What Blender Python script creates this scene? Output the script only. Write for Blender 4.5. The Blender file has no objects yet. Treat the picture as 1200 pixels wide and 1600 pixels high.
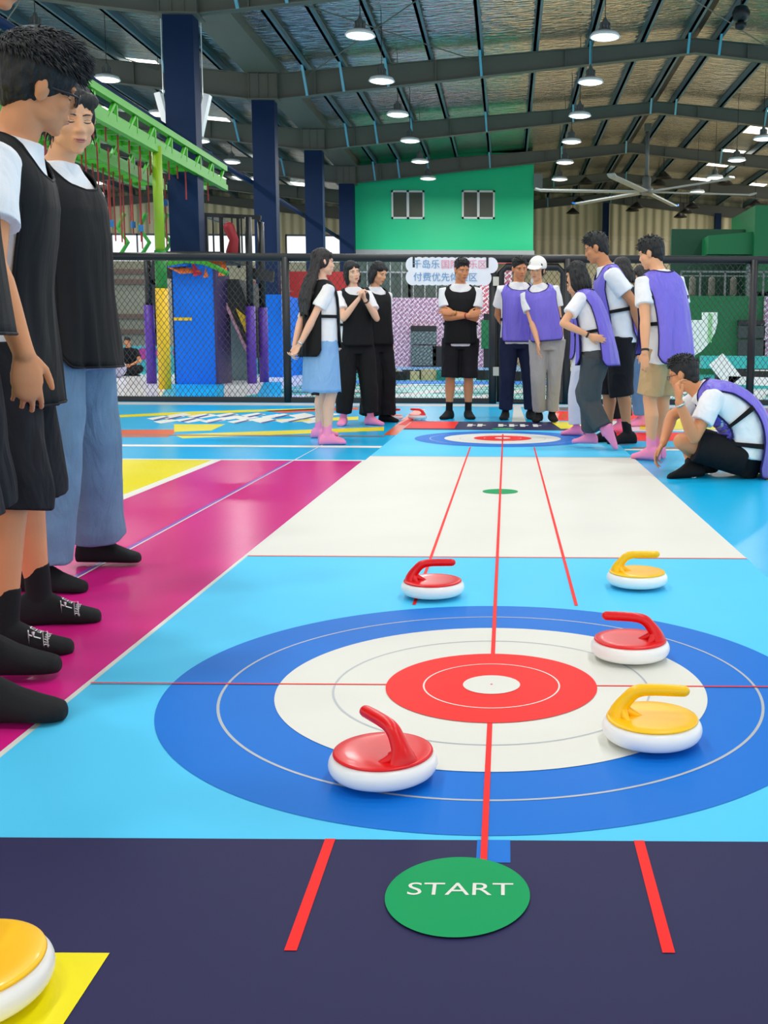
import bpy, math, random
import numpy as np
from mathutils import Vector, Matrix, noise
from mathutils.bvhtree import BVHTree

random.seed(7)
SC = bpy.context.scene
COL = SC.collection
PI = math.pi

# ------------------------------------------------------------------ camera
FPX, PITCH, PPX, PPY, ROLL = 1622.4, 0.1297, 790.7, 750.4, 0.0058
EYE = Vector((0.0317, 0.0, 0.81))
cam_data = bpy.data.cameras.new('camera')
cam_data.sensor_width = 36.0
cam_data.lens = FPX * 36.0 / 1600.0
cam_data.shift_x = (600 - PPX) / 1600.0
cam_data.shift_y = (PPY - 800) / 1600.0
cam_data.clip_start = 0.05
cam_data.clip_end = 300
cam = bpy.data.objects.new('camera', cam_data)
COL.objects.link(cam)
_cr, _sr = math.cos(ROLL), math.sin(ROLL)
_right = Vector((1, 0, 0)); _fwd = Vector((0, math.cos(PITCH), -math.sin(PITCH)))
_up = Vector((0, math.sin(PITCH), math.cos(PITCH)))
_cx = _cr * _right + _sr * _up
_cy = -_sr * _right + _cr * _up
_m = Matrix.Identity(4)
for i in range(3):
    _m[i][0], _m[i][1], _m[i][2], _m[i][3] = _cx[i], _cy[i], -_fwd[i], EYE[i]
cam.matrix_world = _m
SC.camera = cam

# ------------------------------------------------------------------ daylight and exposure
world = bpy.data.worlds.new('daylight'); SC.world = world
world.use_nodes = True
_wn = world.node_tree.nodes; _wl = world.node_tree.links
_bg = _wn['Background']
_bg.inputs['Color'].default_value = (0.93, 0.97, 1.0, 1)
_bg.inputs['Strength'].default_value = 1.75
LAMP_WATTS = 88.0
SC.view_settings.view_transform = 'Standard'
SC.view_settings.look = 'None'
SC.view_settings.gamma = 1.0
SC.view_settings.use_curve_mapping = False
SC.view_settings.exposure = -0.1
SC.cycles.max_bounces = 6
SC.cycles.diffuse_bounces = 4
SC.cycles.glossy_bounces = 3
SC.cycles.transmission_bounces = 4
SC.cycles.transparent_max_bounces = 6
SC.cycles.caustics_reflective = False
SC.cycles.caustics_refractive = False
SC.cycles.sample_clamp_indirect = 4.0
SC.cycles.use_denoising = True

# ------------------------------------------------------------------ measuring helpers
def ray(px, py):
    A, B = px - PPX, py - PPY
    a = A * _cr + B * _sr; b = -A * _sr + B * _cr
    return Vector((a / FPX, math.cos(PITCH) - b / FPX * math.sin(PITCH), -math.sin(PITCH) - b / FPX * math.cos(PITCH)))
def onfloor(px, py, z=0.0):
    d = ray(px, py); t = (z - EYE.z) / d.z
    p = EYE + d * t
    return (p.x, p.y)
def at(px, py, Y):
    d = ray(px, py); t = Y / d.y
    return EYE + d * t

# ------------------------------------------------------------------ materials
def lin(c):
    return tuple((v / 12.92 if v <= 0.04045 else ((v + 0.055) / 1.055) ** 2.4) for v in [x / 255.0 for x in c])
MATS = {}
def mat(name, rgb, rough=0.5, metal=0.0, var=0.05, scale=8.0, bump=0.0, bscale=None, stretch=(1, 1, 1), spec=0.5,
        sheen=0.0, emit=None, alpha=None, sss=0.0, coat=0.0, trans=0.0):
    if name in MATS: return MATS[name]
    m = bpy.data.materials.new(name); m.use_nodes = True
    nt = m.node_tree; n = nt.nodes; l = nt.links
    b = n['Principled BSDF']
    c = lin(rgb)
    tc = n.new('ShaderNodeTexCoord'); mp = n.new('ShaderNodeMapping')
    mp.inputs['Scale'].default_value = stretch
    l.new(tc.outputs['Object'], mp.inputs['Vector'])
    nz = n.new('ShaderNodeTexNoise'); nz.inputs['Scale'].default_value = scale; nz.inputs['Detail'].default_value = 4
    l.new(mp.outputs['Vector'], nz.inputs['Vector'])
    mx = n.new('ShaderNodeMix'); mx.data_type = 'RGBA'
    mx.inputs['A'].default_value = tuple(max(0, v * (1 - var)) for v in c) + (1,)
    mx.inputs['B'].default_value = tuple(min(1, v * (1 + var)) for v in c) + (1,)
    l.new(nz.outputs['Fac'], mx.inputs['Factor'])
    l.new(mx.outputs['Result'], b.inputs['Base Color'])
    b.inputs['Roughness'].default_value = rough
    b.inputs['Metallic'].default_value = metal
    b.inputs['Specular IOR Level'].default_value = spec
    if sheen: b.inputs['Sheen Weight'].default_value = sheen
    if coat: b.inputs['Coat Weight'].default_value = coat; b.inputs['Coat Roughness'].default_value = 0.08
    if trans: b.inputs['Transmission Weight'].default_value = trans
    if sss:
        b.inputs['Subsurface Weight'].default_value = sss
        b.inputs['Subsurface Radius'].default_value = (0.012, 0.005, 0.003)
        b.inputs['Subsurface Scale'].default_value = 1.0
    if emit:
        b.inputs['Emission Color'].default_value = lin(emit[0]) + (1,)
        b.inputs['Emission Strength'].default_value = emit[1]
    if alpha is not None: b.inputs['Alpha'].default_value = alpha
    if bump:
        n2 = n.new('ShaderNodeTexNoise'); n2.inputs['Scale'].default_value = bscale or scale; n2.inputs['Detail'].default_value = 5
        l.new(mp.outputs['Vector'], n2.inputs['Vector'])
        bp = n.new('ShaderNodeBump'); bp.inputs['Strength'].default_value = bump; bp.inputs['Distance'].default_value = 0.02
        l.new(n2.outputs['Fac'], bp.inputs['Height']); l.new(bp.outputs['Normal'], b.inputs['Normal'])
    MATS[name] = m
    return m
def vinyl(name, rgb, rough=0.24, spec=0.32):
    return mat(name, rgb, rough, var=0.03, scale=3.0, bump=0.04, bscale=5.0, spec=spec)

def foil_material():
    m = bpy.data.materials.new('crinkled roof foil'); m.use_nodes = True
    nt = m.node_tree; n = nt.nodes; l = nt.links; b = n['Principled BSDF']
    tc = n.new('ShaderNodeTexCoord'); mp = n.new('ShaderNodeMapping'); mp.inputs['Scale'].default_value = (2.2, 7.0, 1)
    l.new(tc.outputs['Object'], mp.inputs['Vector'])
    w = n.new('ShaderNodeTexNoise'); w.inputs['Scale'].default_value = 1.3; w.inputs['Detail'].default_value = 3; w.inputs['Distortion'].default_value = 0.6
    l.new(mp.outputs['Vector'], w.inputs['Vector'])
    bp = n.new('ShaderNodeBump'); bp.inputs['Strength'].default_value = 0.8; bp.inputs['Distance'].default_value = 0.07
    l.new(w.outputs['Fac'], bp.inputs['Height']); l.new(bp.outputs['Normal'], b.inputs['Normal'])
    nz = n.new('ShaderNodeTexNoise'); nz.inputs['Scale'].default_value = 0.35
    l.new(tc.outputs['Object'], nz.inputs['Vector'])
    r = n.new('ShaderNodeValToRGB')
    r.color_ramp.elements[0].color = (0.60, 0.58, 0.54, 1); r.color_ramp.elements[1].color = (0.84, 0.82, 0.78, 1)
    l.new(nz.outputs['Fac'], r.inputs['Fac']); l.new(r.outputs['Color'], b.inputs['Base Color'])
    b.inputs['Metallic'].default_value = 0.97; b.inputs['Roughness'].default_value = 0.2
    return m

def corrugated(name, rgb, pitch=0.3, axis='X', rough=0.5):
    m = bpy.data.materials.new(name); m.use_nodes = True
    nt = m.node_tree; n = nt.nodes; l = nt.links; b = n['Principled BSDF']
    b.inputs['Base Color'].default_value = lin(rgb) + (1,); b.inputs['Roughness'].default_value = rough
    tc = n.new('ShaderNodeTexCoord'); w = n.new('ShaderNodeTexWave'); w.wave_type = 'BANDS'; w.bands_direction = axis
    w.inputs['Scale'].default_value = 0.314 / pitch
    l.new(tc.outputs['Object'], w.inputs['Vector'])
    bp = n.new('ShaderNodeBump'); bp.inputs['Strength'].default_value = 1.0; bp.inputs['Distance'].default_value = 0.08
    l.new(w.outputs['Fac'], bp.inputs['Height']); l.new(bp.outputs['Normal'], b.inputs['Normal'])
    return m

# ------------------------------------------------------------------ mesh accumulation
class MB:
    def __init__(s): s.v = []; s.f = []; s.m = []
    def add(s, v, f, mi=0):
        o = len(s.v); s.v += [tuple(p) for p in v]
        s.f += [tuple(i + o for i in q) for q in f]; s.m += [mi] * len(f)
        return s
    def box(s, x0, x1, y0, y1, z0, z1, mi=0):
        v = [(x0, y0, z0), (x1, y0, z0), (x1, y1, z0), (x0, y1, z0), (x0, y0, z1), (x1, y0, z1), (x1, y1, z1), (x0, y1, z1)]
        return s.add(v, [(0, 3, 2, 1), (4, 5, 6, 7), (0, 1, 5, 4), (1, 2, 6, 5), (2, 3, 7, 6), (3, 0, 4, 7)], mi)
    def bar(s, p, q, w, h, mi=0, upv=(0, 0, 1)):
        p, q = Vector(p), Vector(q); d = (q - p).normalized(); u = Vector(upv)
        r = d.cross(u)
        if r.length < 1e-4: r = d.cross(Vector((0, 1, 0)))
        r.normalize(); u = r.cross(d)
        v = []
        for c in (p, q):
            for a, b in ((-1, -1), (1, -1), (1, 1), (-1, 1)): v.append(c + r * (a * w / 2) + u * (b * h / 2))
        return s.add(v, [(0, 3, 2, 1), (4, 5, 6, 7), (0, 1, 5, 4), (1, 2, 6, 5), (2, 3, 7, 6), (3, 0, 4, 7)], mi)
    def tube(s, pts, rad, seg=10, mi=0, round_ends=False):
        v, f = tube(pts, rad, seg, round_ends=round_ends)
        return s.add(v, f, mi)
    def lathe(s, prof, seg=32, mi=0, c=(0, 0, 0)):
        v = []; f = []
        n = len(prof)
        for r, z in prof:
            for k in range(seg):
                a = 2 * PI * k / seg; v.append((c[0] + r * math.cos(a), c[1] + r * math.sin(a), c[2] + z))
        for i in range(n - 1):
            for k in range(seg):
                k2 = (k + 1) % seg
                f.append((i * seg + k, i * seg + k2, (i + 1) * seg + k2, (i + 1) * seg + k))
        f.append(tuple(range(seg - 1, -1, -1))); f.append(tuple((n - 1) * seg + k for k in range(seg)))
        return s.add(v, f, mi)
    def poly(s, pts, z, mi=0):
        return s.add([(p[0], p[1], z) for p in pts], [tuple(range(len(pts)))], mi)
    def rect(s, x0, x1, y0, y1, z, mi=0):
        return s.poly([(x0, y0), (x1, y0), (x1, y1), (x0, y1)], z, mi)
    def disc(s, cx, cy, r, z, mi=0, n=96, ry=None):
        ry = ry or r
        return s.poly([(cx + r * math.cos(2 * PI * k / n), cy + ry * math.sin(2 * PI * k / n)) for k in range(n)], z, mi)
    def ring(s, cx, cy, r, w, z, mi=0, n=128):
        v = []; f = []
        for k in range(n):
            a = 2 * PI * k / n
            for rr in (r - w / 2, r + w / 2): v.append((cx + rr * math.cos(a), cy + rr * math.sin(a), z))
        for k in range(n):
            k2 = (k + 1) % n
            f.append((2 * k, 2 * k + 1, 2 * k2 + 1, 2 * k2))
        return s.add(v, f, mi)
    def build(s, name, mats, parent=None, smooth=False, loc=None):
        me = bpy.data.meshes.new(name)
        me.from_pydata(s.v, [], s.f)
        if not isinstance(mats, (list, tuple)): mats = [mats]
        for m in mats: me.materials.append(m)
        if len(mats) > 1: me.polygons.foreach_set('material_index', s.m)
        if smooth: me.polygons.foreach_set('use_smooth', [True] * len(me.polygons))
        me.update()
        o = bpy.data.objects.new(name, me); COL.objects.link(o)
        if parent: o.parent = parent
        if loc: o.location = loc
        return o

def tube(pts, rad, seg=12, round_ends=True, ref=None, squash=None):
    """closed tube along a polyline; rad one number or one per point; squash = (wide, deep) factors about ref"""
    P = [Vector(p) for p in pts]
    n = len(P)
    R = [rad] * n if isinstance(rad, (int, float)) else list(rad)
    T = []
    for i in range(n):
        a = P[min(i + 1, n - 1)] - P[max(i - 1, 0)]
        T.append(a.normalized() if a.length > 1e-9 else Vector((0, 0, 1)))
    rings = []
    u = Vector(ref) if ref is not None else (Vector((1, 0, 0)) if abs(T[0].x) < 0.8 else Vector((0, 1, 0)))
    U = []
    for i in range(n):
        uu = u - T[i] * u.dot(T[i])
        if uu.length < 1e-6: uu = T[i].orthogonal()
        uu.normalize(); u = uu if ref is None else Vector(ref); U.append(uu)
    def ringat(c, t, uu, r):
        w = t.cross(uu)
        sx, sy = squash or (1, 1)
        return [c + uu * (r * sx * math.cos(2 * PI * k / seg)) + w * (r * sy * math.sin(2 * PI * k / seg)) for k in range(seg)]
    if round_ends:
        for a in (80, 60, 40, 20):
            A = math.radians(a); rings.append(ringat(P[0] - T[0] * R[0] * math.sin(A), T[0], U[0], R[0] * math.cos(A)))
    for i in range(n): rings.append(ringat(P[i], T[i], U[i], R[i]))
    if round_ends:
        for a in (20, 40, 60, 80):
            A = math.radians(a); rings.append(ringat(P[-1] + T[-1] * R[-1] * math.sin(A), T[-1], U[-1], R[-1] * math.cos(A)))
    v = [p for r in rings for p in r]; f = []
    m = len(rings)
    for i in range(m - 1):
        for k in range(seg):
            k2 = (k + 1) % seg
            f.append((i * seg + k, i * seg + k2, (i + 1) * seg + k2, (i + 1) * seg + k))
    f.append(tuple(range(seg - 1, -1, -1))); f.append(tuple((m - 1) * seg + k for k in range(seg)))
    return v, f

def ellipsoid(c, r, M=None, nu=16, nv=10):
    v = []; f = []
    c = Vector(c)
    for j in range(nv + 1):
        ph = -PI / 2 + PI * (j + (0.35 if j == 0 else -0.35 if j == nv else 0)) / nv
        for k in range(nu):
            a = 2 * PI * k / nu
            p = Vector((r[0] * math.cos(ph) * math.cos(a), r[1] * math.cos(ph) * math.sin(a), r[2] * math.sin(ph)))
            v.append(c + (M @ p if M is not None else p))
    for j in range(nv):
        for k in range(nu):
            k2 = (k + 1) % nu
            f.append((j * nu + k, j * nu + k2, (j + 1) * nu + k2, (j + 1) * nu + k))
    f.append(tuple(range(nu - 1, -1, -1))); f.append(tuple(nv * nu + k for k in range(nu)))
    return v, f

def tag(o, label=None, cat=None, group=None, kind=None):
    if label: o['label'] = label
    if cat: o['category'] = cat
    if group: o['group'] = group
    if kind: o['kind'] = kind
    return o
def thing(name, label, cat, loc=(0, 0, 0), rotz=0.0, group=None):
    o = bpy.data.objects.new(name, None); COL.objects.link(o)
    o.empty_display_size = 0.1
    o.location = loc; o.rotation_euler = (0, 0, rotz)
    return tag(o, label, cat, group)
def structure(o): o['kind'] = 'structure'; return o
def copy_tree(o, parent=None):
    c = o.copy(); COL.objects.link(c)
    if parent: c.parent = parent
    for ch in list(o.children): copy_tree(ch, c)
    return c
def text_mesh(body, size, extrude=0.0, align='CENTER', shear=0.0):
    cu = bpy.data.curves.new('lettering', 'FONT'); cu.body = body; cu.size = size; cu.extrude = extrude
    cu.align_x = align; cu.align_y = 'CENTER'; cu.shear = shear; cu.resolution_u = 4
    o = bpy.data.objects.new('lettering', cu); COL.objects.link(o)
    dg = bpy.context.evaluated_depsgraph_get()
    me = bpy.data.meshes.new_from_object(o.evaluated_get(dg))
    v = [tuple(p.co) for p in me.vertices]; f = [tuple(p.vertices) for p in me.polygons]
    bpy.data.objects.remove(o); bpy.data.curves.remove(cu); bpy.data.meshes.remove(me)
    return v, f

# ------------------------------------------------------------------ palette
M_CYAN = vinyl('light blue vinyl', (84, 206, 250), 0.5, 0.1)
M_FLOOR = vinyl('bright blue vinyl floor', (26, 194, 252), 0.24, 0.18)
M_WHITE = vinyl('white vinyl', (228, 229, 220), 0.5, 0.1)
M_BLUE = vinyl('royal blue vinyl', (12, 116, 214), 0.5, 0.1)
M_RED = vinyl('red vinyl print', (244, 40, 36), 0.5, 0.1)
M_NAVY = vinyl('navy vinyl', (48, 47, 84), 0.55, 0.08)
M_GREEN = vinyl('green vinyl print', (0, 156, 90), 0.5, 0.08)
M_YELLOW = vinyl('yellow vinyl', (242, 228, 6), 0.35, 0.2)
M_MAGENTA = vinyl('magenta vinyl', (226, 36, 140), 0.24, 0.2)
M_GREYLINE = vinyl('grey print line', (176, 184, 190), 0.4)
M_PURPLE = vinyl('purple print line', (150, 80, 190), 0.3)
M_ORANGE = vinyl('orange vinyl print', (236, 92, 40), 0.3)
M_LIME = vinyl('lime vinyl print', (140, 205, 40), 0.3)
M_BEIGEF = vinyl('beige floor for roof tint', (206, 184, 140), 0.3)
M_SLATEF = vinyl('slate blue floor for roof tint', (92, 146, 190), 0.3)
M_INDIGO = vinyl('indigo print', (64, 74, 150), 0.35)
M_TEAL = vinyl('teal vinyl', (60, 190, 190), 0.3)
M_PALE = vinyl('pale grey white vinyl', (246, 248, 250), 0.2)
M_BROWN = vinyl('brown grey print', (150, 120, 110), 0.3)
M_BLACKPAD = mat('black padding', (22, 22, 24), 0.5)
M_BLACK = mat('black painted steel', (16, 17, 19), 0.45)
M_COLUMN = mat('navy painted steel', (3, 34, 70), 0.55, var=0.08, spec=0.2)
M_BEAM = mat('grey green painted steel', (98, 98, 86), 0.5, var=0.08, scale=2)
M_PURLIN = mat('blue grey galvanised steel', (92, 124, 134), 0.4, metal=0.3, var=0.1)
M_BRACE = mat('light blue brace steel', (104, 170, 190), 0.45)
M_LAMPWHITE = mat('white lamp enamel', (235, 236, 234), 0.35)
M_LAMPGREY = mat('grey lamp casting', (120, 122, 120), 0.45, metal=0.4)
M_GLOW = mat('lamp diffuser', (255, 255, 255), 0.4, emit=((255, 255, 252), 3.0))
# ================================================================== BUILDING SHELL
VAL, RID, SLOPE = -6.3, 4.85, 0.0852
def roof_z(x):            # height of the top of the rafters
    if x >= RID: return 7.70 + (RID - VAL) * SLOPE - (x - RID) * SLOPE
    if x >= VAL: return 7.70 + (x - VAL) * SLOPE
    l = -17.45
    if x >= l: return 7.70 + (VAL - x) * SLOPE
    return 7.70 + (VAL - l) * SLOPE - (l - x) * SLOPE
FRAMES = [21, 28, 35, 42, 49, 56]

# floor with its printed vinyl colours, painted reflections and added far tints
fl = MB()
FM = [M_FLOOR, M_MAGENTA, M_YELLOW, M_WHITE, M_PURPLE, M_ORANGE, M_LIME, M_TEAL, M_PALE, M_BROWN, M_RED, M_NAVY, M_BLUE, M_BLACKPAD, M_BEIGEF, M_SLATEF, M_INDIGO]
fl.box(-32, 20, -9, 57, -0.12, 0.0, 0)
Z1, Z2, Z3 = 0.0006, 0.0012, 0.0018
def fpx(pts, z, mi):
    p = [onfloor(a, b) for a, b in pts]
    ar = sum(p[i][0] * p[(i + 1) % len(p)][1] - p[(i + 1) % len(p)][0] * p[i][1] for i in range(len(p)))
    if ar < 0: p = p[::-1]
    fl.poly(p, z, mi)
fl.rect(-2.0, -0.94, -6, 7.20, Z1, 1)              # magenta strip beside the lane
fl.rect(-7.5, -2.0, -6, 7.20, Z1, 2)               # yellow field
fl.rect(-2.02, -1.955, -6, 7.20, Z2, 3)            # white border between them
fl.rect(-0.972, -0.94, -6, 7.20, Z2, 3)            # white border along the lane mat
fl.rect(-7.5, -0.94, 7.195, 7.26, Z2, 3)
fl.rect(-1.475, -1.455, -6, 7.2, Z3, 4)            # violet line in the magenta strip
fl.rect(-1.455, -1.447, -6, 9.3, Z3, 3)
fl.rect(-9, -0.96, 8.13, 8.28, Z2, 3)              # white cross line
fl.rect(0.96, 7, 8.05, 8.16, Z2, 3)
fl.rect(-9, -1.05, 9.1, 9.22, Z2, 9)
# printed band beyond the cross line, left
fpx([(150, 672), (282, 671), (262, 683), (150, 683)], Z1, 5)
fpx([(270, 679), (600, 667), (600, 673), (285, 685)], Z1, 2)
fpx([(272, 663), (352, 663), (330, 673), (272, 675)], Z2, 2)
fpx([(150, 650), (300, 643), (520, 637), (520, 639.5), (300, 647), (150, 654)], Z1, 2)
fpx([(410, 642), (560, 636), (560, 640), (440, 645)], Z1, 5)
fpx([(272, 645), (330, 645), (310, 650), (272, 650)], Z2, 2)
fpx([(430, 655), (560, 651), (560, 656), (440, 660)], Z1, 2)
rz = random.Random(3)
for k in range(26):
    x = 235 + k * 10.5; y = 651 + 5 * math.sin(k * 1.7)
    fpx([(x - 6, y + 3), (x + 20, y - 1), (x + 34, y + 1.5), (x + 6, y + 6)], Z2 + 0.00012 * (k % 4), 3)
    if k % 2 == 0: fpx([(x + 4, y + 5.2), (x + 26, y + .4), (x + 30, y + 1.4), (x + 8, y + 6.4)], Z3 + 0.00012 * (k % 4), 16)
# orange arrow left of the far end of the lane
fpx([(599, 680), (622, 680), (664, 640), (650, 639)], Z2, 5)
fpx([(622, 664), (648, 650), (668, 650), (662, 653), (650, 653), (634, 665)], Z3, 10)
# printed bands on the right
fpx([(862, 658), (1300, 658), (1300, 674), (866, 674)], Z1, 8)
fpx([(858, 642), (1300, 645), (1300, 658), (860, 657)], Z1, 10)
fpx([(866, 661), (935, 661), (935, 672), (872, 672)], Z2, 2)
fpx([(1000, 651), (1120, 651), (1120, 671), (1000, 671)], Z3, 2)
fpx([(940, 676), (1300, 676), (1300, 689), (945, 689)], Z1, 10)
fpx([(858, 637), (1300, 639), (1300, 643), (858, 641)], Z1, 9)
fpx([(1120, 640), (1300, 640), (1300, 646), (1120, 646)], Z2, 4)
fpx([(1130, 654), (1300, 654), (1300, 661), (1130, 661)], Z2, 5)
fpx([(1130, 664), (1300, 664), (1300, 671), (1130, 671)], Z2, 2)
for k in range(9): fpx([(1128 + k * 22, 678), (1140 + k * 22, 678), (1137 + k * 22, 686), (1124 + k * 22, 686)], Z2, 3)
for k in range(6): fpx([(866 + k * 12, 646), (874 + k * 12, 646), (872 + k * 12, 654), (864 + k * 12, 654)], Z2, 5)
fpx([(985, 699), (1300, 697), (1300, 700), (990, 702)], Z1, 9)
fl.poly([onfloor(1176, 740), onfloor(1300, 800), onfloor(1300, 722), onfloor(1182, 722)], Z1, 6)
fpx([(800, 660), (822, 660), (812, 632), (803, 632)], Z2, 8)      # pale strip by the gate
fl.rect(-9, 7, 13.7, 14.25, Z1, 8)
# behind the fence
fl.rect(-20, 12, 14.9, 31, Z1, 7)
fl.rect(0.5, 20, 31, 57, Z1, 14)  # far floor colour made up to warm the roof foil's reflection
fl.rect(-32, 0.5, 31, 57, Z1, 15)  # far floor colour made up to turn the foil's reflection bluer
fl.rect(-20, -4.0, 14.9, 27, Z2, 8)
fpx([(250, 622), (350, 622), (350, 600), (262, 600)], Z3, 0)  # reflection of the nearer blue pad, painted on the floor
fpx([(400, 622), (440, 622), (440, 597), (412, 597)], Z3, 0)  # painted reflection of the second blue pad
for k in range(6):
    fl.rect(-3.9, 10, 15.2 + k * 1.05, 15.55 + k * 1.05, Z2, 13 if k % 3 == 2 else 8)
fl.rect(-3.9, 4.4, 21.4, 23.4, Z2, 12)
for k in range(9):
    x0 = -3.6 + k * 1.4
    fl.poly([(x0, 15.3), (x0 + 0.35, 15.3), (x0 + 2.1, 21.2), (x0 + 1.7, 21.2)], Z3, 8)
structure(fl.build('floor', FM))

# roof sheets
FOIL = foil_material()
rf = MB()
prof = [-28.6, -17.45, VAL, RID, 16.0]
def roof_strip(xa, xb, y0, y1):
    za, zb = roof_z(xa) + 0.24, roof_z(xb) + 0.24
    v = [(xa, y0, za), (xb, y0, zb), (xb, y1, zb), (xa, y1, za), (xa, y0, za + 0.06), (xb, y0, zb + 0.06), (xb, y1, zb + 0.06), (xa, y1, za + 0.06)]
    rf.add(v, [(0, 3, 2, 1), (4, 5, 6, 7), (0, 1, 5, 4), (1, 2, 6, 5), (2, 3, 7, 6), (3, 0, 4, 7)])
sky_gaps = []                     # translucent skylight sheets in the roof
for sx in (-24.0, -21.0, -13.5, -10.2): sky_gaps.append((sx, sx + 0.9))
for sx in (8.6, 11.2, 13.6): sky_gaps.append((sx, sx + 0.9))
cuts = sorted(set(prof + [v for g in sky_gaps for v in g]))
for a, b in zip(cuts[:-1], cuts[1:]):
    if (a, b) in sky_gaps:
        roof_strip(a, b, -9, 28.6)
        for f in FRAMES[1:]:
            roof_strip(a, b, f + 4.4, f + 7.6)
    else:
        roof_strip(a, b, -9, 56.4)
structure(rf.build('ceiling', FOIL))
M_SKYL = mat('translucent skylight sheet', (250, 250, 244), 0.5, emit=((255, 250, 236), 3.0))
wi = 1
for a, b in sky_gaps:
    for f in FRAMES[1:5]:
        g = MB()
        za, zb = roof_z(a) + 0.26, roof_z(b) + 0.26
        y0, y1 = f + 0.6, f + 4.4
        if f == 28: y0 = 28.6
        g.add([(a, y0, za), (b, y0, zb), (b, y1, zb), (a, y1, za), (a, y0, za + .02), (b, y0, zb + .02), (b, y1, zb + .02), (a, y1, za + .02)],
              [(0, 3, 2, 1), (4, 5, 6, 7), (0, 1, 5, 4), (1, 2, 6, 5), (2, 3, 7, 6), (3, 0, 4, 7)])
        structure(g.build('window_%d' % wi, M_SKYL)); wi += 1

# purlins run the length of the hall on top of the rafters
PUR_C = [-5.2, -4.25, -3.1, -2.0, -0.7, 0.7, 2.1, 3.45, 4.6, 5.4, 6.9, 8.3, 9.6, 11.0, 12.4, 13.8, 15.2]
PUR_L = [-7.4 - 1.35 * k for k in range(16)]
for k, x in enumerate(PUR_C + PUR_L):
    b = MB(); z = roof_z(x)
    b.box(x - 0.035, x + 0.035, 12, 56, z + 0.01, z + 0.23)
    b.box(x - 0.035, x + 0.10, 12, 56, z + 0.01, z + 0.025)
    structure(b.build('purlin', M_PURLIN))
b = MB(); b.box(-6.75, -5.85, 10, 56, 7.72, 7.98); structure(b.build('valley_gutter', M_BEAM))
b = MB(); b.box(RID - 0.1, RID + 0.1, 12, 56, roof_z(RID) + 0.16, roof_z(RID) + 0.25); structure(b.build('ridge_channel', M_BLACK))

# portal frames: rafters with knee braces, columns
def rafter(y, xa, xb, da, db, w=0.22):
    za, zb = roof_z(xa), roof_z(xb)
    m = MB(); t = 0.012
    m.add([(xa, y - t, za), (xb, y - t, zb), (xb, y - t, zb - db), (xa, y - t, za - da), (xa, y + t, za), (xb, y + t, zb), (xb, y + t, zb - db), (xa, y + t, za - da)],
          [(0, 3, 2, 1), (4, 5, 6, 7), (0, 1, 5, 4), (1, 2, 6, 5), (2, 3, 7, 6), (3, 0, 4, 7)])
    for dz, q in ((0, 0), (1, 1)):
        a = za - (da if q else 0.018); b_ = zb - (db if q else 0.018)
        m.add([(xa, y - w / 2, a), (xb, y - w / 2, b_), (xb, y + w / 2, b_), (xa, y + w / 2, a), (xa, y - w / 2, a + .018), (xb, y - w / 2, b_ + .018), (xb, y + w / 2, b_ + .018), (xa, y + w / 2, a + .018)],
              [(0, 3, 2, 1), (4, 5, 6, 7), (0, 1, 5, 4), (1, 2, 6, 5), (2, 3, 7, 6), (3, 0, 4, 7)])
    for s in (0.12, 0.4, 0.7):           # splice and stiffener plates
        x = xa + (xb - xa) * s; z = za + (zb - za) * s; d = da + (db - da) * s
        m.box(x - 0.012, x + 0.012, y - 0.1, y + 0.1, z - d + 0.01, z - 0.01)
    return m
ORD = ['nearest', 'second', 'third', 'fourth', 'fifth', 'farthest']
for i, y in enumerate(FRAMES):
    t = thing('roof_beam', '%s grey steel roof frame from the camera, spanning both slopes above the hall' % ORD[i], 'roof beam', (0, y, 0), group='portal frames under the roof')
    def depth(x):
        if x >= VAL: return 0.36 + 0.30 * min(1, abs(x - RID) / (RID - VAL))
        return 0.36 + 0.30 * min(1, abs(x + 17.45) / (RID - VAL))
    for xa, xb in ((VAL, RID), (RID, 16.0), (-17.45, VAL), (-28.6, -17.45)):
        o = rafter(0, xa, xb, depth(xa), depth(xb)).build('rafter', M_BEAM, t)
    for k, x in enumerate(PUR_C + PUR_L):
        if k in (3, 5, 7, 10, 12, 14) or (k >= 17 and k % 2): continue
        if y > 43 and k % 3: continue
        z = roof_z(x); m = MB()
        m.bar((x, -0.62, z + 0.06), (x + 0.04, -0.12, z - depth(x) + 0.01), 0.06, 0.05)
        m.build('knee_brace', M_BRACE, t)
    m = MB(); m.box(VAL - 0.36, VAL + 0.36, -0.16, 0.16, 7.06, 7.70)
    for s in (-0.36, -0.12, 0.12, 0.36): m.box(VAL + s - 0.012, VAL + s + 0.012, -0.19, 0.19, 7.06, 7.72)
    m.build('haunch', M_BEAM, t)
for i, y in enumerate(FRAMES[:5]):
    t = thing('steel_column', '%s navy blue steel column in the row left of the lane' % ORD[i], 'column', (VAL, y, 0), group='navy columns along the roof valley')
    m = MB(); m.box(-0.29, 0.29, -0.2, -0.175, 0, 7.06); m.box(-0.29, 0.29, 0.175, 0.2, 0, 7.06)
    m.box(-0.29, -0.265, -0.18, 0.18, 0, 7.06); m.box(0.265, 0.29, -0.18, 0.18, 0, 7.06)
    m.build('shaft', M_COLUMN, t)
    m = MB(); m.box(-0.4, 0.4, -0.3, 0.3, 7.03, 7.06); m.build('cap_plate', M_BEAM, t)
# cross bracing rods below the roof
for (a, b_, ya, yb) in ((-5.2, -0.7, 21, 28), (-0.7, -5.2, 21, 28), (2.1, 6.9, 21, 28), (-9, -13.5, 21, 28), (-13.5, -9, 21, 28)):
    m = MB(); m.tube([(a, ya, roof_z(a) - 0.12), (b_, yb, roof_z(b_) - 0.12)], 0.014, 6)
    structure(m.build('bracing_rod', M_BEAM))

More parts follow.
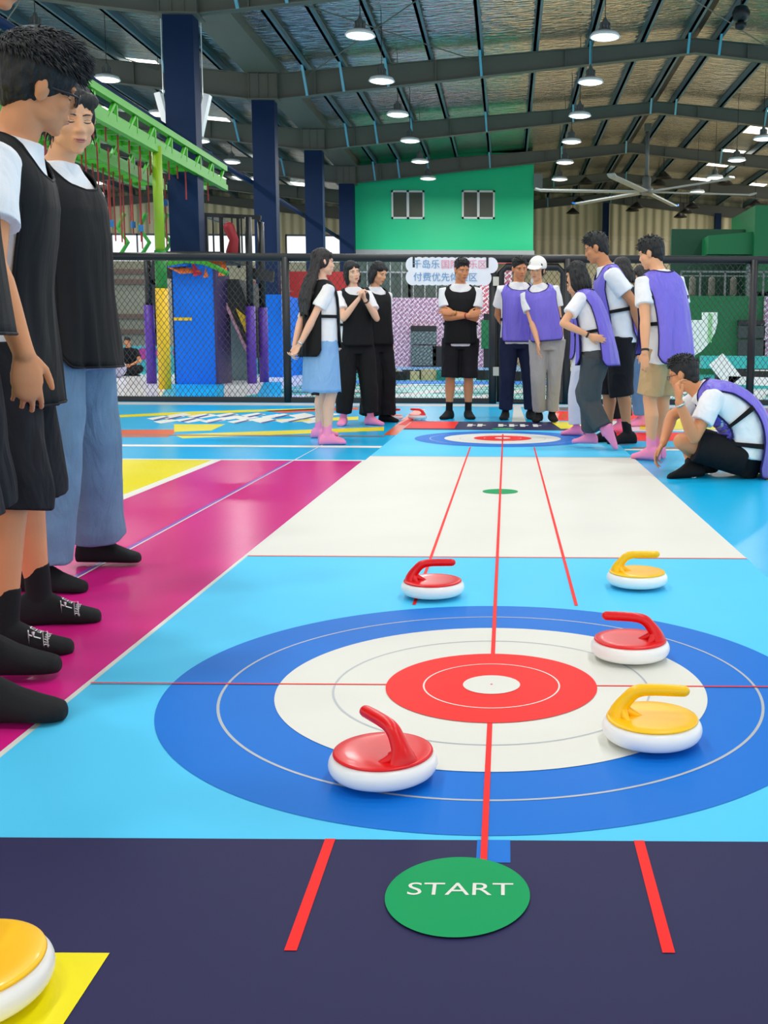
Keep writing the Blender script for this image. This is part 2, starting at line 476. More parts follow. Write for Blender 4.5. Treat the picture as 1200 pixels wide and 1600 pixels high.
# end wall
M_CORR = corrugated('beige corrugated wall sheet', (228, 214, 170), 0.45)
M_CORRL = corrugated('pale corrugated wall sheet', (236, 222, 184), 0.45)
w = MB()
w.box(-29, 16, 56.2, 56.3, 6.55, 8.95)
w.box(-29, -7.6, 56.2, 56.3, 0, 4.65)
for x in (-29, -22.8, -16.4, -12.2, -7.6):
    w.box(x - 0.5, x + 0.5, 56.2, 56.3, 4.65, 6.55)
structure(w.build('wall_back', M_CORR))
w = MB(); w.box(-7.1, 16, 56.2, 56.3, 0, 6.55); w.box(-7.1, 16, 56.1, 56.2, 6.3, 6.42); structure(w.build('wall_back_lower', M_CORRL))
M_SASH = mat('grey window sash', (110, 116, 124), 0.5)
M_GLASSB = mat('bright frosted glass', (245, 250, 252), 0.3, emit=((250, 253, 255), 1.0))
for x0, x1 in ((-28.5, -23.3), (-22.3, -16.9), (-15.9, -12.7), (-11.7, -8.1)):
    w = MB(); n = max(2, int((x1 - x0) / 1.3))
    for k in range(n + 1):
        x = x0 + (x1 - x0) * k / n; w.box(x - 0.04, x + 0.04, 56.2, 56.3, 4.65, 6.55)
    w.box(x0, x1, 56.2, 56.3, 5.35, 5.43); w.box(x0, x1, 56.2, 56.3, 4.65, 4.75); w.box(x0, x1, 56.2, 56.3, 6.45, 6.55)
    o = structure(w.build('window_%d' % wi, M_SASH)); wi += 1
    g = MB(); g.box(x0, x1, 56.24, 56.26, 4.7, 6.5); g.build('pane', M_GLASSB, o)
for k, x in enumerate((5.2, 11.1, -1.5)):
    t = MB(); t.box(x - 0.16, x + 0.16, 55.85, 56.15, 0, roof_z(x) - 0.4)
    tag(t.build('wall_column', M_COLUMN), ['navy wall column on the end wall left of the fan hub', 'navy wall column on the end wall above the green booth', 'navy wall column behind the green block'][k], 'column', 'columns on the end wall')

# ------------------------------------------------------------------ pendant lamps and big fan
def make_lamp(top, watts=1.0):
    t = thing('pendant_lamp', 'x', 'lamp')
    m = MB(); m.lathe([(0.05, 0.0), (0.26, -0.04), (0.30, -0.11), (0.27, -0.115), (0.2, -0.06)], 28); m.build('shade', M_LAMPWHITE, t, True)
    m = MB(); m.lathe([(0.27, -0.112), (0.2, -0.135), (0.02, -0.15)], 28); m.build('diffuser', M_GLOW, t, True)
    m = MB(); m.lathe([(0.13, -0.02), (0.13, 0.02), (0.10, 0.03), (0.10, 0.16), (0.05, 0.19), (0.03, 0.25)], 20)
    for k in range(10):
        a = 2 * PI * k / 10; m.bar((0.10 * math.cos(a), 0.10 * math.sin(a), 0.03), (0.10 * math.cos(a), 0.10 * math.sin(a), 0.15), 0.012, 0.03)
    m.build('housing', M_LAMPGREY, t, True)
    m = MB(); m.tube([(0, 0, 0.24), (0, 0, top)], 0.008, 6); m.build('cord', M_BLACK, t)
    L = bpy.data.lights.new('lamp_light', 'AREA'); L.shape = 'DISK'; L.size = 0.5; L.energy = LAMP_WATTS * watts; L.color = (1.0, 0.985, 0.96)
    lo = bpy.data.objects.new('lamp_light', L); COL.objects.link(lo); lo.parent = t; lo.location = (0, 0, -0.16)
    return t
LAMP0 = {}
def lamp(x, y, z, label, group, watts=1.0):
    if (x, watts) not in LAMP0: o = LAMP0[(x, watts)] = make_lamp(roof_z(x) + 0.24 - z, watts)
    else: o = copy_tree(LAMP0[(x, watts)])
    o.location = (x, y, z); o['label'] = label; o['group'] = group
    return o
NTH = ['nearest', 'second', 'third', 'fourth', 'fifth', 'sixth']
for r, (x, nm) in enumerate(((-2.85, 'row just left of the lane'), (1.9, 'row just right of the lane'))):
    for i in range(6):
        lamp(x, 21.1 + 3.5 * i, 6.85, '%s white pendant lamp in the %s' % (NTH[i], nm), 'white pendant lamps, ' + nm, 2.4 if i >= 4 else 1.0)
    for i in range(6):
        lamp(x, 17.6 - 3.5 * i, 6.85, 'white pendant lamp overhead in the %s, above the picture' % nm, 'white pendant lamps overhead, ' + nm)
for i in range(-2, 5):
    lamp(-9.1, 24.6 + 3.6 * i, 6.85, '%s white pendant lamp in the row beyond the navy columns' % NTH[i] if i >= 0 else 'added unseen white pendant lamp continuing the row beyond the columns', 'white pendant lamps beyond the columns' + (', hidden' if i < 0 else ''), 1.7)  # lamps with negative index added out of sight to brighten the pale floor
for i in range(4):
    lamp(7.4, 31 + 3.5 * i, 6.85, '%s white pendant lamp in the row right of the big fan' % NTH[i], 'white pendant lamps right of the fan')
for x in (-7.5, 7.2):
    for y in (0, 7, 14): lamp(x, y, 6.85, 'white pendant lamp overhead at the side of the hall, above the picture', 'white pendant lamps overhead at the sides')

# unlit black pendant lamps far down the hall
def make_dark(top):
    t = thing('dark_lamp', 'x', 'lamp')
    m = MB(); m.lathe([(0.06, 0.16), (0.12, 0.1), (0.34, -0.1), (0.33, -0.11), (0.1, 0.05)], 20); m.build('shade', M_BLACK, t, True)
    m = MB(); m.tube([(0, 0, 0.15), (0, 0, top)], 0.012, 6); m.build('cord', M_BLACK, t)
    return t
D0 = None
dk = [(915, 283, 46), (905, 313, 50), (895, 330, 53), (1037, 274, 44), (1029, 284, 47), (995, 321, 51), (988, 326, 53), (1082, 321, 49), (1073, 329, 51), (1063, 336, 53), (1133, 284, 44), (1180, 318, 48)]
DNAM = ['left of the fan, highest of three', 'left of the fan, middle of three', 'left of the fan, lowest of three', 'just right of the fan rod, upper', 'just right of the fan rod, lower', 'below the fan hub, right of a pair', 'below the fan hub, left of a pair',
        'below the right blades, highest of three', 'below the right blades, middle of three', 'below the right blades, lowest of three', 'beside the right fan blade tip', 'near the green booth on the right']
for i, (px, py, Y) in enumerate(dk):
    q = at(px, py, Y); o = make_dark(roof_z(q.x) + 0.24 - q.z); o.location = q; o['label'] = 'small black unlit pendant lamp far back, ' + DNAM[i]; o['group'] = 'black pendant lamps far back'

fc = at(1010, 300, 37.5)
t = thing('ceiling_fan', 'huge six-bladed grey ceiling fan hanging below the roof ridge', 'fan', fc)
m = MB(); zt = roof_z(fc.x) - 0.3 - fc.z
m.tube([(0, 0, 0.5), (0, 0, zt)], 0.07, 12); m.build('down_rod', M_LAMPGREY, t, True)
m = MB(); m.lathe([(0.16, -0.1), (0.24, -0.06), (0.24, 0.12), (0.14, 0.2), (0.16, 0.45), (0.10, 0.55)], 24); m.build('hub', M_LAMPGREY, t, True)
M_BLADE = mat('pale aluminium blade', (150, 158, 156), 0.5)
M_TIP = mat('blue blade tip', (30, 120, 200), 0.4)
for k in range(6):
    a = math.radians(6 + 60 * k); c, s = math.cos(a), math.sin(a)
    m = MB(); m.bar((0.2 * c, 0.2 * s, 0), (3.75 * c, 3.75 * s, -0.02), 0.24, 0.05, upv=(0.12 * s, -0.12 * c, 1)); b_ = m.build('blade', M_BLADE, t)
    m = MB(); m.bar((3.75 * c, 3.75 * s, -0.02), (3.95 * c, 3.95 * s, 0.03), 0.26, 0.06); m.build('tip', M_TIP if k in (1, 2) else M_BLADE, b_)
m = MB(); m.bar((-0.1, 0, zt), (0.1, 0, zt), 0.3, 0.25); m.build('mount', M_BEAM, t)
p = at(1158, 20, 24)
t = thing('pulley_block', 'black chain hoist block hanging from the roof at top right', 'hoist', p)
m = MB(); m.lathe([(0.05, -0.2), (0.16, -0.15), (0.2, 0), (0.14, 0.12), (0.05, 0.16)], 16); m.build('block', M_BLACK, t, True)
m = MB(); m.tube([(0, 0, 0.1), (0, 0, roof_z(p.x) - p.z)], 0.012, 6); m.build('chain', M_BLACK, t)
m = MB(); m.lathe([(0.04, -0.36), (0.12, -0.32), (0.12, -0.22), (0.04, -0.18)], 16); m.build('hook_housing', M_BLACK, t, True)

# ------------------------------------------------------------------ green block and far rooms
M_EMER = mat('emerald painted wall', (4, 206, 142), 0.5, var=0.04, scale=1)
M_DGREEN = mat('dark green wall', (0, 112, 62), 0.5, var=0.06, scale=1)
t = thing('green_room', 'emerald green upper room with two white windows above the far gallery', 'building', (0, 42.7, 0))
a = at(553, 390, 42.7); b_ = at(833, 389, 42.7)
m = MB(); m.box(a.x, b_.x, 0, 6.5, a.z, 8.4); m.build('wall', M_EMER, t)
m = MB(); m.box(a.x - 0.05, b_.x + 0.05, -0.05, 6.6, a.z - 0.28, a.z); m.build('floor_edge', mat('grey concrete edge', (168, 178, 180), 0.6), t)
M_WINW = mat('white window frame', (225, 230, 228), 0.4)
M_WING = mat('dim window glass', (92, 96, 84), 0.12, spec=0.8)
for px0, px1 in ((612, 663), (722, 773)):
    p0 = at(px0, 342, 42.7); p1 = at(px1, 298, 42.7)
    x0, x1, z0, z1 = p0.x, p1.x, p0.z, p1.z
    m = MB(); e = 0.07
    m.box(x0, x1, -0.06, 0.02, z0, z0 + e); m.box(x0, x1, -0.06, 0.02, z1 - e, z1); m.box(x0, x0 + e, -0.06, 0.02, z0, z1); m.box(x1 - e, x1, -0.06, 0.02, z0, z1)
    xm = (x0 + x1) / 2; m.box(xm - 0.05, xm + 0.05, -0.06, 0.02, z0, z1)
    wo = m.build('window', M_WINW, t)
    m = MB(); m.box(x0 + e, x1 - e, -0.03, -0.01, z0 + e, z1 - e); m.build('pane', M_WING, wo)
for px in (693, 832, 640, 560):
    p = at(px, 398, 41.5)
    m = MB(); m.box(p.x - 0.06, p.x + 0.06, -1.2, -1.08, 0.0, a.z - 0.28); m.build('support_post', mat('pale steel post', (150, 158, 160), 0.4), t)
p = at(838, 272, 42.7)
m = MB(); m.box(b_.x, b_.x + 0.35, -0.1, 0.3, p.z - 0.6, p.z); m.build('wall_unit', mat('grey equipment box', (120, 130, 128), 0.5), t)

def gridded(name, c1, c2, sc):
    m = bpy.data.materials.new(name); m.use_nodes = True; n = m.node_tree.nodes; l = m.node_tree.links; b = n['Principled BSDF']
    tc = n.new('ShaderNodeTexCoord'); mp = n.new('ShaderNodeMapping'); mp.inputs['Rotation'].default_value = (0, math.radians(38), 0)
    ck = n.new('ShaderNodeTexBrick'); ck.inputs['Scale'].default_value = sc; ck.inputs['Mortar Size'].default_value = 0.045
    mp2 = n.new('ShaderNodeMapping'); mp2.inputs['Rotation'].default_value = (math.radians(90), 0, 0)
    l.new(tc.outputs['Object'], mp.inputs['Vector']); l.new(mp.outputs['Vector'], mp2.inputs['Vector']); l.new(mp2.outputs['Vector'], ck.inputs['Vector'])
    ck.inputs['Color1'].default_value = lin(c1) + (1,); ck.inputs['Color2'].default_value = lin(tuple(int(v * .9) for v in c1)) + (1,); ck.inputs['Mortar'].default_value = lin(c2) + (1,)
    l.new(ck.outputs['Color'], b.inputs['Base Color']); b.inputs['Roughness'].default_value = 0.6
    return m
M_PINKGRID = gridded('pink tiled panel', (196, 140, 176), (232, 214, 226), 2.2)
M_PINK2 = gridded('rose patterned panel', (222, 110, 128), (236, 220, 226), 2.0)
M_GREYGRID = gridded('grey netted shutter', (128, 146, 146), (70, 84, 84), 2.6)
def panel_px(x0, x1, ytop, ybot, Y, mb, mi=0, th=0.15, zmin=None):
    p = at(x0, ytop, Y); q = at(x1, ybot, Y)
    z0 = q.z if zmin is None else zmin
    mb.box(p.x, q.x, 0, th, max(0, z0), p.z, mi)
t = thing('pink_booth', 'pink tiled booth front with a black slot and grey shutter behind the fence', 'booth', (0, 38, 0))
m = MB(); panel_px(607, 768, 465, 580, 38, m, zmin=0, th=1.2); m.build('front', M_PINKGRID, t)
m = MB(); panel_px(642, 682, 509, 518, 37.95, m); m.build('slot', M_BLACKPAD, t)
m = MB(); panel_px(642, 682, 518, 538, 37.95, m); panel_px(642, 682, 540, 571, 37.95, m); m.build('shutter', M_GREYGRID, t)
m = MB(); panel_px(676, 690, 541, 580, 37.9, m, zmin=0); m.build('black_post', M_BLACKPAD, t)
for o in t.children:
    if o.name.startswith(('slot', 'shutter', 'black_post')): o.location.y = -0.16
t = thing('rose_panel', 'rose and white patterned wall panel right of the man with crossed arms', 'panel', (0, 37.0, 0))
m = MB(); panel_px(750, 768, 418, 490, 37, m); m.build('board', M_PINK2, t)
m = MB(); panel_px(752, 770, 500, 545, 37, m); m.build('lower_board', M_DGREEN, t)
m = MB(); q = at(760, 460, 37); m.box(q.x - .1, q.x + .1, 0.1, 0.2, 0, q.z); m.build('stand_post', M_BLACK, t)
t = thing('gallery_screen', 'dim grey netted gallery between the green room and pink booth', 'gallery', (0, 39.5, 0))
m = MB(); panel_px(553, 640, 404, 466, 39.5, m, th=0.05); panel_px(640, 768, 404, 466, 39.5, m, th=0.05); m.build('screen', mat('dim grey green mesh', (74, 92, 84), 0.7, var=0.3, scale=3), t)
m = MB()
for k in range(12):
    p = at(556 + k * 18, 404, 39.4); q = at(556 + k * 18, 466, 39.4); m.bar((p.x, -0.15, p.z), (q.x, -0.15, q.z), 0.04, 0.04)
p = at(553, 425, 39.4); q = at(768, 427, 39.4); m.bar((p.x, -0.15, p.z), (q.x, -0.15, q.z), 0.05, 0.05); m.build('railing', mat('pale steel post', (150, 158, 160), 0.4), t)
m = MB()
for px in (556, 640, 766):
    q = at(px, 430, 39.6); m.box(q.x - .05, q.x + .05, 0.0, 0.1, 0, q.z)
m.build('support', M_BLACK, t)
t = thing('far_partition', 'beige partition wall under the end wall behind the players', 'wall', (0, 46, 0))
m = MB(); panel_px(-300, 1500, 405, 580, 46, m, zmin=0); m.build('board', mat('beige partition', (188, 178, 146), 0.7, var=0.2, scale=1), t)  # board lightened to give the roof foil a beige reflection
t = thing('red_panel', 'red and pink poster top beside the gate behind the purple team', 'poster', (0, 34, 0))
m = MB(); panel_px(776, 802, 403, 412, 34, m, th=0.05); m.build('top_strip', mat('coral red board', (230, 96, 100), 0.5), t)
m = MB(); panel_px(780, 800, 420, 470, 34, m, th=0.05); m.build('sheet', M_PINK2, t)

m = MB(); q = at(784, 430, 34); m.box(q.x - .06, q.x + .06, 0.05, 0.12, 0, q.z); m.build('stand_post', M_BLACK, t)
t = thing('dark_green_booth', 'dark green two-storey booth with a railed gallery at the right', 'booth', (0, 30, 0))
m = MB(); p = at(1064, 462, 30); m.box(p.x, 13, 0, 0.3, 0, p.z); m.build('lower_wall', M_DGREEN, t)
m = MB(); m.box(p.x, 13, 2.0, 2.2, 0, 4.3); m.build('back_wall', mat('deep green wall', (2, 66, 40), 0.6), t)
m = MB(); p1 = at(1178, 322, 31); m.box(p1.x, 13, 0.8, 4, 2.4, p1.z); m.build('upper_wall', M_DGREEN, t)
m = MB(); p2 = at(1107, 368, 31); p3 = at(1178, 362, 31); q = at(1107, 397, 31)
m.add([(p2.x, 1, q.z), (p3.x, 1, q.z), (p3.x, 1, p3.z), (p2.x, 1, p2.z), (p2.x, 3, q.z), (p3.x, 3, q.z), (p3.x, 3, p3.z), (p2.x, 3, p2.z)], [(0, 1, 2, 3), (7, 6, 5, 4), (0, 3, 7, 4), (1, 5, 6, 2), (3, 2, 6, 7), (0, 4, 5, 1)])
m.build('sloping_panel', M_DGREEN, t)
m = MB()
zr0, zr1 = at(1100, 462, 30).z, at(1100, 424, 30).z
for px in (1065, 1095, 1134, 1170, 1194, 1230): 
    x = at(px, 440, 30).x; m.bar((x, 0.1, zr0), (x, 0.1, zr1), 0.05, 0.05)
m.bar((p.x, 0.1, zr1), (13, 0.1, zr1), 0.05, 0.05); m.bar((p.x, 0.1, zr1 - 0.12), (13, 0.1, zr1 - 0.12), 0.03, 0.03)
m.build('railing', M_LAMPGREY, t)
m = MB(); x = at(1178, 440, 30).x; m.box(x - 0.1, x + 0.12, 0.4, 0.6, zr0, 3.3); m.build('gallery_post', M_GREYGRID, t)
m = MB(); panel_px(1154, 1195, 500, 508, 29.8, m); m.build('slot', M_BLACKPAD, t).location.y = -0.2
m = MB(); panel_px(1154, 1195, 509, 528, 29.8, m); panel_px(1154, 1195, 531, 556, 29.8, m); m.build('shutter', mat('charcoal shutter', (66, 72, 72), 0.6), t).location.y = -0.2
m = MB(); panel_px(1196, 1260, 463, 560, 29.8, m); m.build('pink_edge', M_PINKGRID, t).location.y = -0.2
m = MB(); m.box(p.x, 13, 0.3, 2.0, zr0 - 0.12, zr0); m.build('gallery_floor', M_DGREEN, t)
for px in (1082, 1112, 1146):
    q = at(px, 445, 31); m = MB(); m.tube([(q.x, 1, zr0 + .1), (q.x, 1, zr0 + 0.5)], 0.1, 10, round_ends=True); m.build('gallery_bollard', mat('dusty figure grey', (120, 116, 104), 0.7), t)
t = thing('white_arch_board', 'white curved board with a green edge strip in front of the green booth', 'board', (0, 26, 0))
pts = [at(a_, b2, 26) for a_, b2 in ((1040, 500), (1098, 500), (1098, 488), (1121, 488), (1121, 505), (1117, 520), (1108, 536), (1096, 549), (1084, 556), (1040, 556))]
m = MB(); n = len(pts)
m.add([(q.x, 0, q.z) for q in pts] + [(q.x, 0.12, q.z) for q in pts], [tuple(range(n)), tuple(range(2 * n - 1, n - 1, -1))] + [(i, i + n, (i + 1) % n + n, (i + 1) % n) for i in range(n)])
m.build('board', mat('white board', (244, 246, 242), 0.4, emit=((255, 255, 255), 0.12)), t)  # faint glow put into the board's material to brighten it
m = MB(); q = at(1060, 520, 26); m.box(q.x - .1, q.x + .1, 0.02, 0.1, 0, q.z); m.build('stand_post', M_BLACK, t)
m = MB(); panel_px(1107, 1112, 490, 535, 25.97, m, th=0.02); m.build('edge_strip', mat('pale green strip', (170, 220, 160), 0.5), t).location.y = -0.03

# padded trampoline blocks right
t = thing('trampoline_block', 'raised teal trampoline with a black bed and pale pads at the right', 'trampoline', (0, 20, 0))
x0 = at(1098, 556, 20).x; zt = at(1100, 556, 20).z
m = MB(); m.box(x0, 9.5, 0, 0.3, zt - 0.24, zt); m.build('top_pad', M_TEAL, t)
m = MB(); m.box(x0 + 0.3, 9.5, 0.05, 0.3, 0.1, zt - 0.24); m.build('bed', M_BLACKPAD, t)
m = MB(); m.box(x0, 9.5, -0.02, 0.3, 0, 0.16); m.build('lower_pad', M_TEAL, t)
m = MB(); m.bar((x0 + 0.25, 0, zt - 0.06), (x0 + 0.62, 0, 0.12), 0.34, 0.06, upv=(0, 1, 0)); m.bar((x0 + 0.5, -0.02, 0.16), (9.5, -0.02, 0.02), 0.02, 0.16); m.build('pale_pad', M_PALE, t)
m = MB(); m.bar((x0 + 0.85, 0.0, zt - 0.27), (9.5, 0.0, zt - 0.27), 0.03, 0.025); m.bar((x0 + 0.85, 0.0, zt - 0.27), (x0 + 0.98, 0.0, 0.17), 0.03, 0.03); m.build('white_edge', M_WHITE, t)

# loose foam blocks in the pit behind the fence
fr = random.Random(11)
fcol = [mat('black foam', (24, 24, 26), 0.8), mat('cream foam', (206, 190, 140), 0.8), mat('teal foam', (20, 130, 120), 0.8), mat('dark grey foam', (48, 50, 54), 0.8)]
fnm = ['black', 'cream', 'teal', 'dark grey']
WHERE = ['between the two standing women and the crossed-arm man', 'below the pink booth', 'left of the gate post', 'behind the navy trousers', 'right of the gate']
fi = 0
for fk, px in enumerate(list(range(604, 700, 11)) + [754, 808, 868, 884]):
    k = fr.choice([0, 0, 0, 1, 2, 3]); s = fr.uniform(0.18, 0.25)
    q = at(px, 585, 23.7 + 0.5 * (fk % 2))
    m = MB(); m.box(-s / 2, s / 2, -s / 2, s / 2, 0, s)
    o = m.build('foam_block', fcol[k]); o.location = (q.x, q.y, 0.002); o.rotation_euler = (0, 0, fr.uniform(0, 1.5))
    wh = 'below the pink booth' if 640 < px < 700 else 'right of the standing woman in black' if px <= 640 else 'left of the gate post' if px < 770 else 'right of the gate'
    tag(o, '%s foam block lying on the pit edge %s' % (fnm[k], wh), 'foam block', '%s foam blocks %s' % (fnm[k], wh))

# ------------------------------------------------------------------ climbing course at the left
M_GRN = mat('bright green steel', (54, 158, 22), 0.45, var=0.1)
M_GRN2 = mat('yellow green post', (132, 170, 22), 0.45, var=0.1)
M_YPAD = mat('yellow post padding', (236, 190, 16), 0.5)
M_PPAD = mat('purple post padding', (86, 40, 160), 0.5)
M_BPAD = mat('blue wall padding', (8, 116, 236), 0.5, spec=0.15)
M_ROPE = mat('red rope', (150, 44, 40), 0.7)
M_ROPEB = mat('blue rope knot', (40, 110, 170), 0.7)
t = thing('rope_course', 'bright green overhead rope course with hanging red ropes at the left', 'rope course')
for j, x in enumerate((-6.0, -7.3)):
    for (z, s) in ((4.50, 0.11), (4.10, 0.11)):
        m = MB(); m.box(x - s / 2, x + s / 2, 14.7, 22.8, z - s / 2, z + s / 2); m.build('chord', M_GRN, t)
    m = MB()
    m.box(x - 0.5, x - 0.4, 14.7, 22.8, 4.05, 4.16)
    for k in range(18):
        y = 14.8 + k * 0.44; m.bar((x, y, 4.1), (x, y + 0.44, 4.5) if k % 2 else (x, y, 4.5), 0.05, 0.05)
        m.bar((x, y, 4.1), (x - 0.45, y, 4.1), 0.05, 0.06)
    m.build('lattice', M_GRN, t)
    m = MB(); m.box(x - 0.02, x + 0.02, 14.7, 22.8, 4.10, 4.27); m.build('side_plate', M_GRN, t)
rr = random.Random(5)
cnt = 0
for j, x in enumerate((-6.15, -6.9, -7.6, -8.3, -9.1, -9.9)):
    for k in range(15):
        y = 15.0 + k * 0.5 + 0.08 * j
        zlo = rr.uniform(2.6, 3.1) if j else rr.uniform(3.5, 3.9)
        m = MB(); m.tube([(x, y, zlo), (x, y, 4.15)], 0.014, 6); ro = m.build('hanging_rope', M_ROPE, t); cnt += 1
        if k % 3 == 1 and j:
            zz = rr.uniform(2.7, 3.6); m = MB(); m.tube([(x, y, zz), (x, y, zz + 0.12)], 0.05, 8); m.build('knot', M_ROPEB, ro)
for k in range(8):
    x, y = -10.4 + 0.45 * k, 22.3
    m = MB(); m.tube([(x, y, 2.6), (x + 0.2, y, 2.9), (x, y, 3.2), (x + .15, y, 3.5)], 0.045, 8); m.build('green_strap', mat('green strap', (60, 160, 60), 0.6), t)
m = MB(); m.box(-6.75, -5.5, 20.4, 22.4, 2.44, 2.56); m.build('deck', M_BLACK, t)
p = onfloor(266, 606)
pb = Vector((-6.0, 18.4, 0))
m = MB(); m.tube([(pb.x, 18.4, 2.15), (pb.x, 18.4, 4.15)], 0.085, 14); m.build('green_post', M_GRN2, t, True)
m = MB(); m.tube([(pb.x, 18.4, 1.75), (pb.x, 18.4, 2.4)], 0.10, 14); m.build('green_sleeve', mat('deep green sleeve', (20, 130, 40), 0.5), t, True)
m = MB(); m.tube([(pb.x, 18.4, 0.0), (pb.x, 18.4, 1.75)], 0.11, 14); m.build('yellow_sleeve', M_YPAD, t, True)
for px, Y in ((237, 20.9), (394, 21.2), (413, 22.0)):
    q = at(px, 590, Y)
    m = MB(); m.tube([(q.x, Y, 0), (q.x, Y, 1.55)], 0.10, 14); m.build('purple_sleeve', M_PPAD, t, True)
    m = MB(); m.tube([(q.x, Y, 1.55), (q.x, Y, 3.3 if px > 300 else 2.5)], 0.07, 12); m.build('black_post', M_BLACK, t, True)
m = MB(); q0 = at(237, 400, 20.9).x; q1 = at(400, 400, 21.2).x
m.bar((q0, 20.9, 2.3), (q0 + 0.9, 20.9, 2.1), 0.12, 0.3); m.bar((q0 + 1.8, 21.4, 2.22), (q1 + 0.3, 21.4, 2.15), 0.1, 0.22); m.build('deck_edge', M_BLACK, t)
m = MB()
for px in (322, 345, 372, 404):
    q = at(px, 345, 22.5); m.bar((q.x, 22.5, 2.4), (q.x, 22.5, 3.5), 0.06, 0.06)
qa, qb = at(318, 343, 22.5), at(408, 347, 22.5)
m.bar((qa.x, 22.5, 3.5), (qb.x, 22.5, 3.45), 0.08, 0.08)
m.bar((qa.x, 22.5, 3.5), (qa.x + 0.1, 24, 3.5), 0.08, 0.08)
for k in range(5): m.bar((qa.x + 0.2 * k, 22.5, 2.5), (qa.x + 0.2 * k, 22.5, 3.45), 0.03, 0.03)
m.build('cage', M_BLACK, t)
m = MB(); q = at(362, 375, 22.4); m.tube([(q.x, 22.4, q.z - 0.25), (q.x + 0.05, 22.4, q.z), (q.x - 0.05, 22.4, q.z + 0.25)], [0.13, 0.1, 0.12], 10, round_ends=True); m.build('red_bag', mat('dark red bag', (150, 24, 36), 0.6), t, True)
m = MB(); qa = at(338, 436, 21.4); qb = at(392, 560, 21.4)
m.add([(qa.x, 21.4, qa.z), (qa.x + .02, 21.4, qa.z - 0.1), (qb.x, 21.4, qb.z), (qb.x, 21.4, qb.z + 1.0), (qa.x + 0.45, 21.4, qa.z),
       (qa.x, 23, qa.z), (qa.x + .02, 23, qa.z - 0.1), (qb.x, 23, qb.z), (qb.x, 23, qb.z + 1.0), (qa.x + 0.45, 23, qa.z)],
      [(0, 1, 2, 3, 4), (9, 8, 7, 6, 5), (0, 5, 6, 1), (1, 6, 7, 2), (2, 7, 8, 3), (3, 8, 9, 4), (4, 9, 5, 0)])
m.build('slide_tunnel', mat('black net tunnel', (34, 34, 36), 0.7), t)
m = MB(); m.bar((qa.x, 21.35, qa.z - 0.05), (qb.x, 21.35, qb.z), 0.05, 0.05); m.build('pink_edge', mat('pink edge pipe', (206, 150, 170), 0.5), t)
m = MB(); qc, qd, qe = at(368, 482, 21.3), at(390, 535, 21.3), at(390, 500, 21.3)
m.add([(qc.x, 21.3, qc.z), (qd.x, 21.3, qd.z), (qe.x, 21.3, qe.z), (qc.x, 21.36, qc.z), (qd.x, 21.36, qd.z), (qe.x, 21.36, qe.z)], [(0, 1, 2), (5, 4, 3), (0, 3, 4, 1), (1, 4, 5, 2), (2, 5, 3, 0)])
m.build('yellow_flash', M_YPAD, t)
m = MB(); q0 = at(340, 440, 22.6); q1 = at(388, 598, 22.6); m.box(q0.x, q1.x, 22.9, 22.98, 0, q0.z); m.build('net_screen', mat('grey green net screen', (112, 134, 130), 0.7), t)
# coloured canopy on top of the tower
cc = [((262, 404), (312, 402), (335, 412), (262, 418), M_BPAD), ((262, 418), (335, 412), (355, 424), (282, 428), mat('orange canopy', (232, 110, 30), 0.5)),
      ((300, 408), (325, 402), (342, 424), (302, 432), mat('crimson canopy', (200, 34, 60), 0.5)), ((325, 406), (352, 412), (356, 430), (318, 434), mat('orange canopy', (232, 110, 30), 0.5))]
for k, (a_, b2, c_, d_, mm) in enumerate(cc):
    P4 = [at(*a_, 20.4 + 0.1 * k), at(*b2, 21.2), at(*c_, 21.0), at(*d_, 20.2 + 0.1 * k)]
    m = MB(); m.add([tuple(q) for q in P4] + [(q.x, q.y, q.z + 0.04) for q in P4], [(0, 1, 2, 3), (7, 6, 5, 4), (0, 4, 5, 1), (1, 5, 6, 2), (2, 6, 7, 3), (3, 7, 4, 0)])
    m.build('canopy_panel', mm, t)
m = MB(); m.tube([at(262, 412, 20.1), at(290, 407, 20.1), at(318, 410, 20.1), at(338, 418, 20.1), at(356, 428, 20.1)], 0.05, 10); m.build('canopy_pipe', M_GRN, t, True)
# blue padded walls
t2 = thing('padded_wall', 'tall blue padded wall block under the nearest navy column', 'padded wall', (0, 20.6, 0))
q0 = at(269, 412, 20.6); q1 = at(338, 598, 20.6)
m = MB(); m.box(q0.x, q1.x, 0, 1.0, 0, q0.z); m.build('padding', M_BPAD, t2)
m = MB(); a_ = at(272, 496, 20.6); b2 = at(300, 501, 20.6); m.box(a_.x, b2.x, -0.02, 0, b2.z, a_.z); m.build('yellow_mark', M_YPAD, t2)
m = MB(); m.box(q1.x, q1.x + 0.05, -0.01, 1.0, 0, q0.z); m.build('dark_trim', mat('dark purple trim', (50, 30, 90), 0.5), t2)
t2 = thing('padded_wall', 'shorter blue padded block around the second navy column', 'padded wall', (0, 25.2, 0))
q0 = at(410, 460, 25.2); q1 = at(443, 590, 25.2)
m = MB(); m.box(q0.x, q1.x - 0.02, 0, 3.0, 0, q0.z); m.build('padding', M_BPAD, t2)
m = MB(); m.bar((q1.x + 0.05, -0.1, 2.4), (q1.x + 0.05, -0.1, 1.3), 0.05, 0.05); m.build('rope_ladder', mat('pale strap', (190, 190, 170), 0.6), t2)
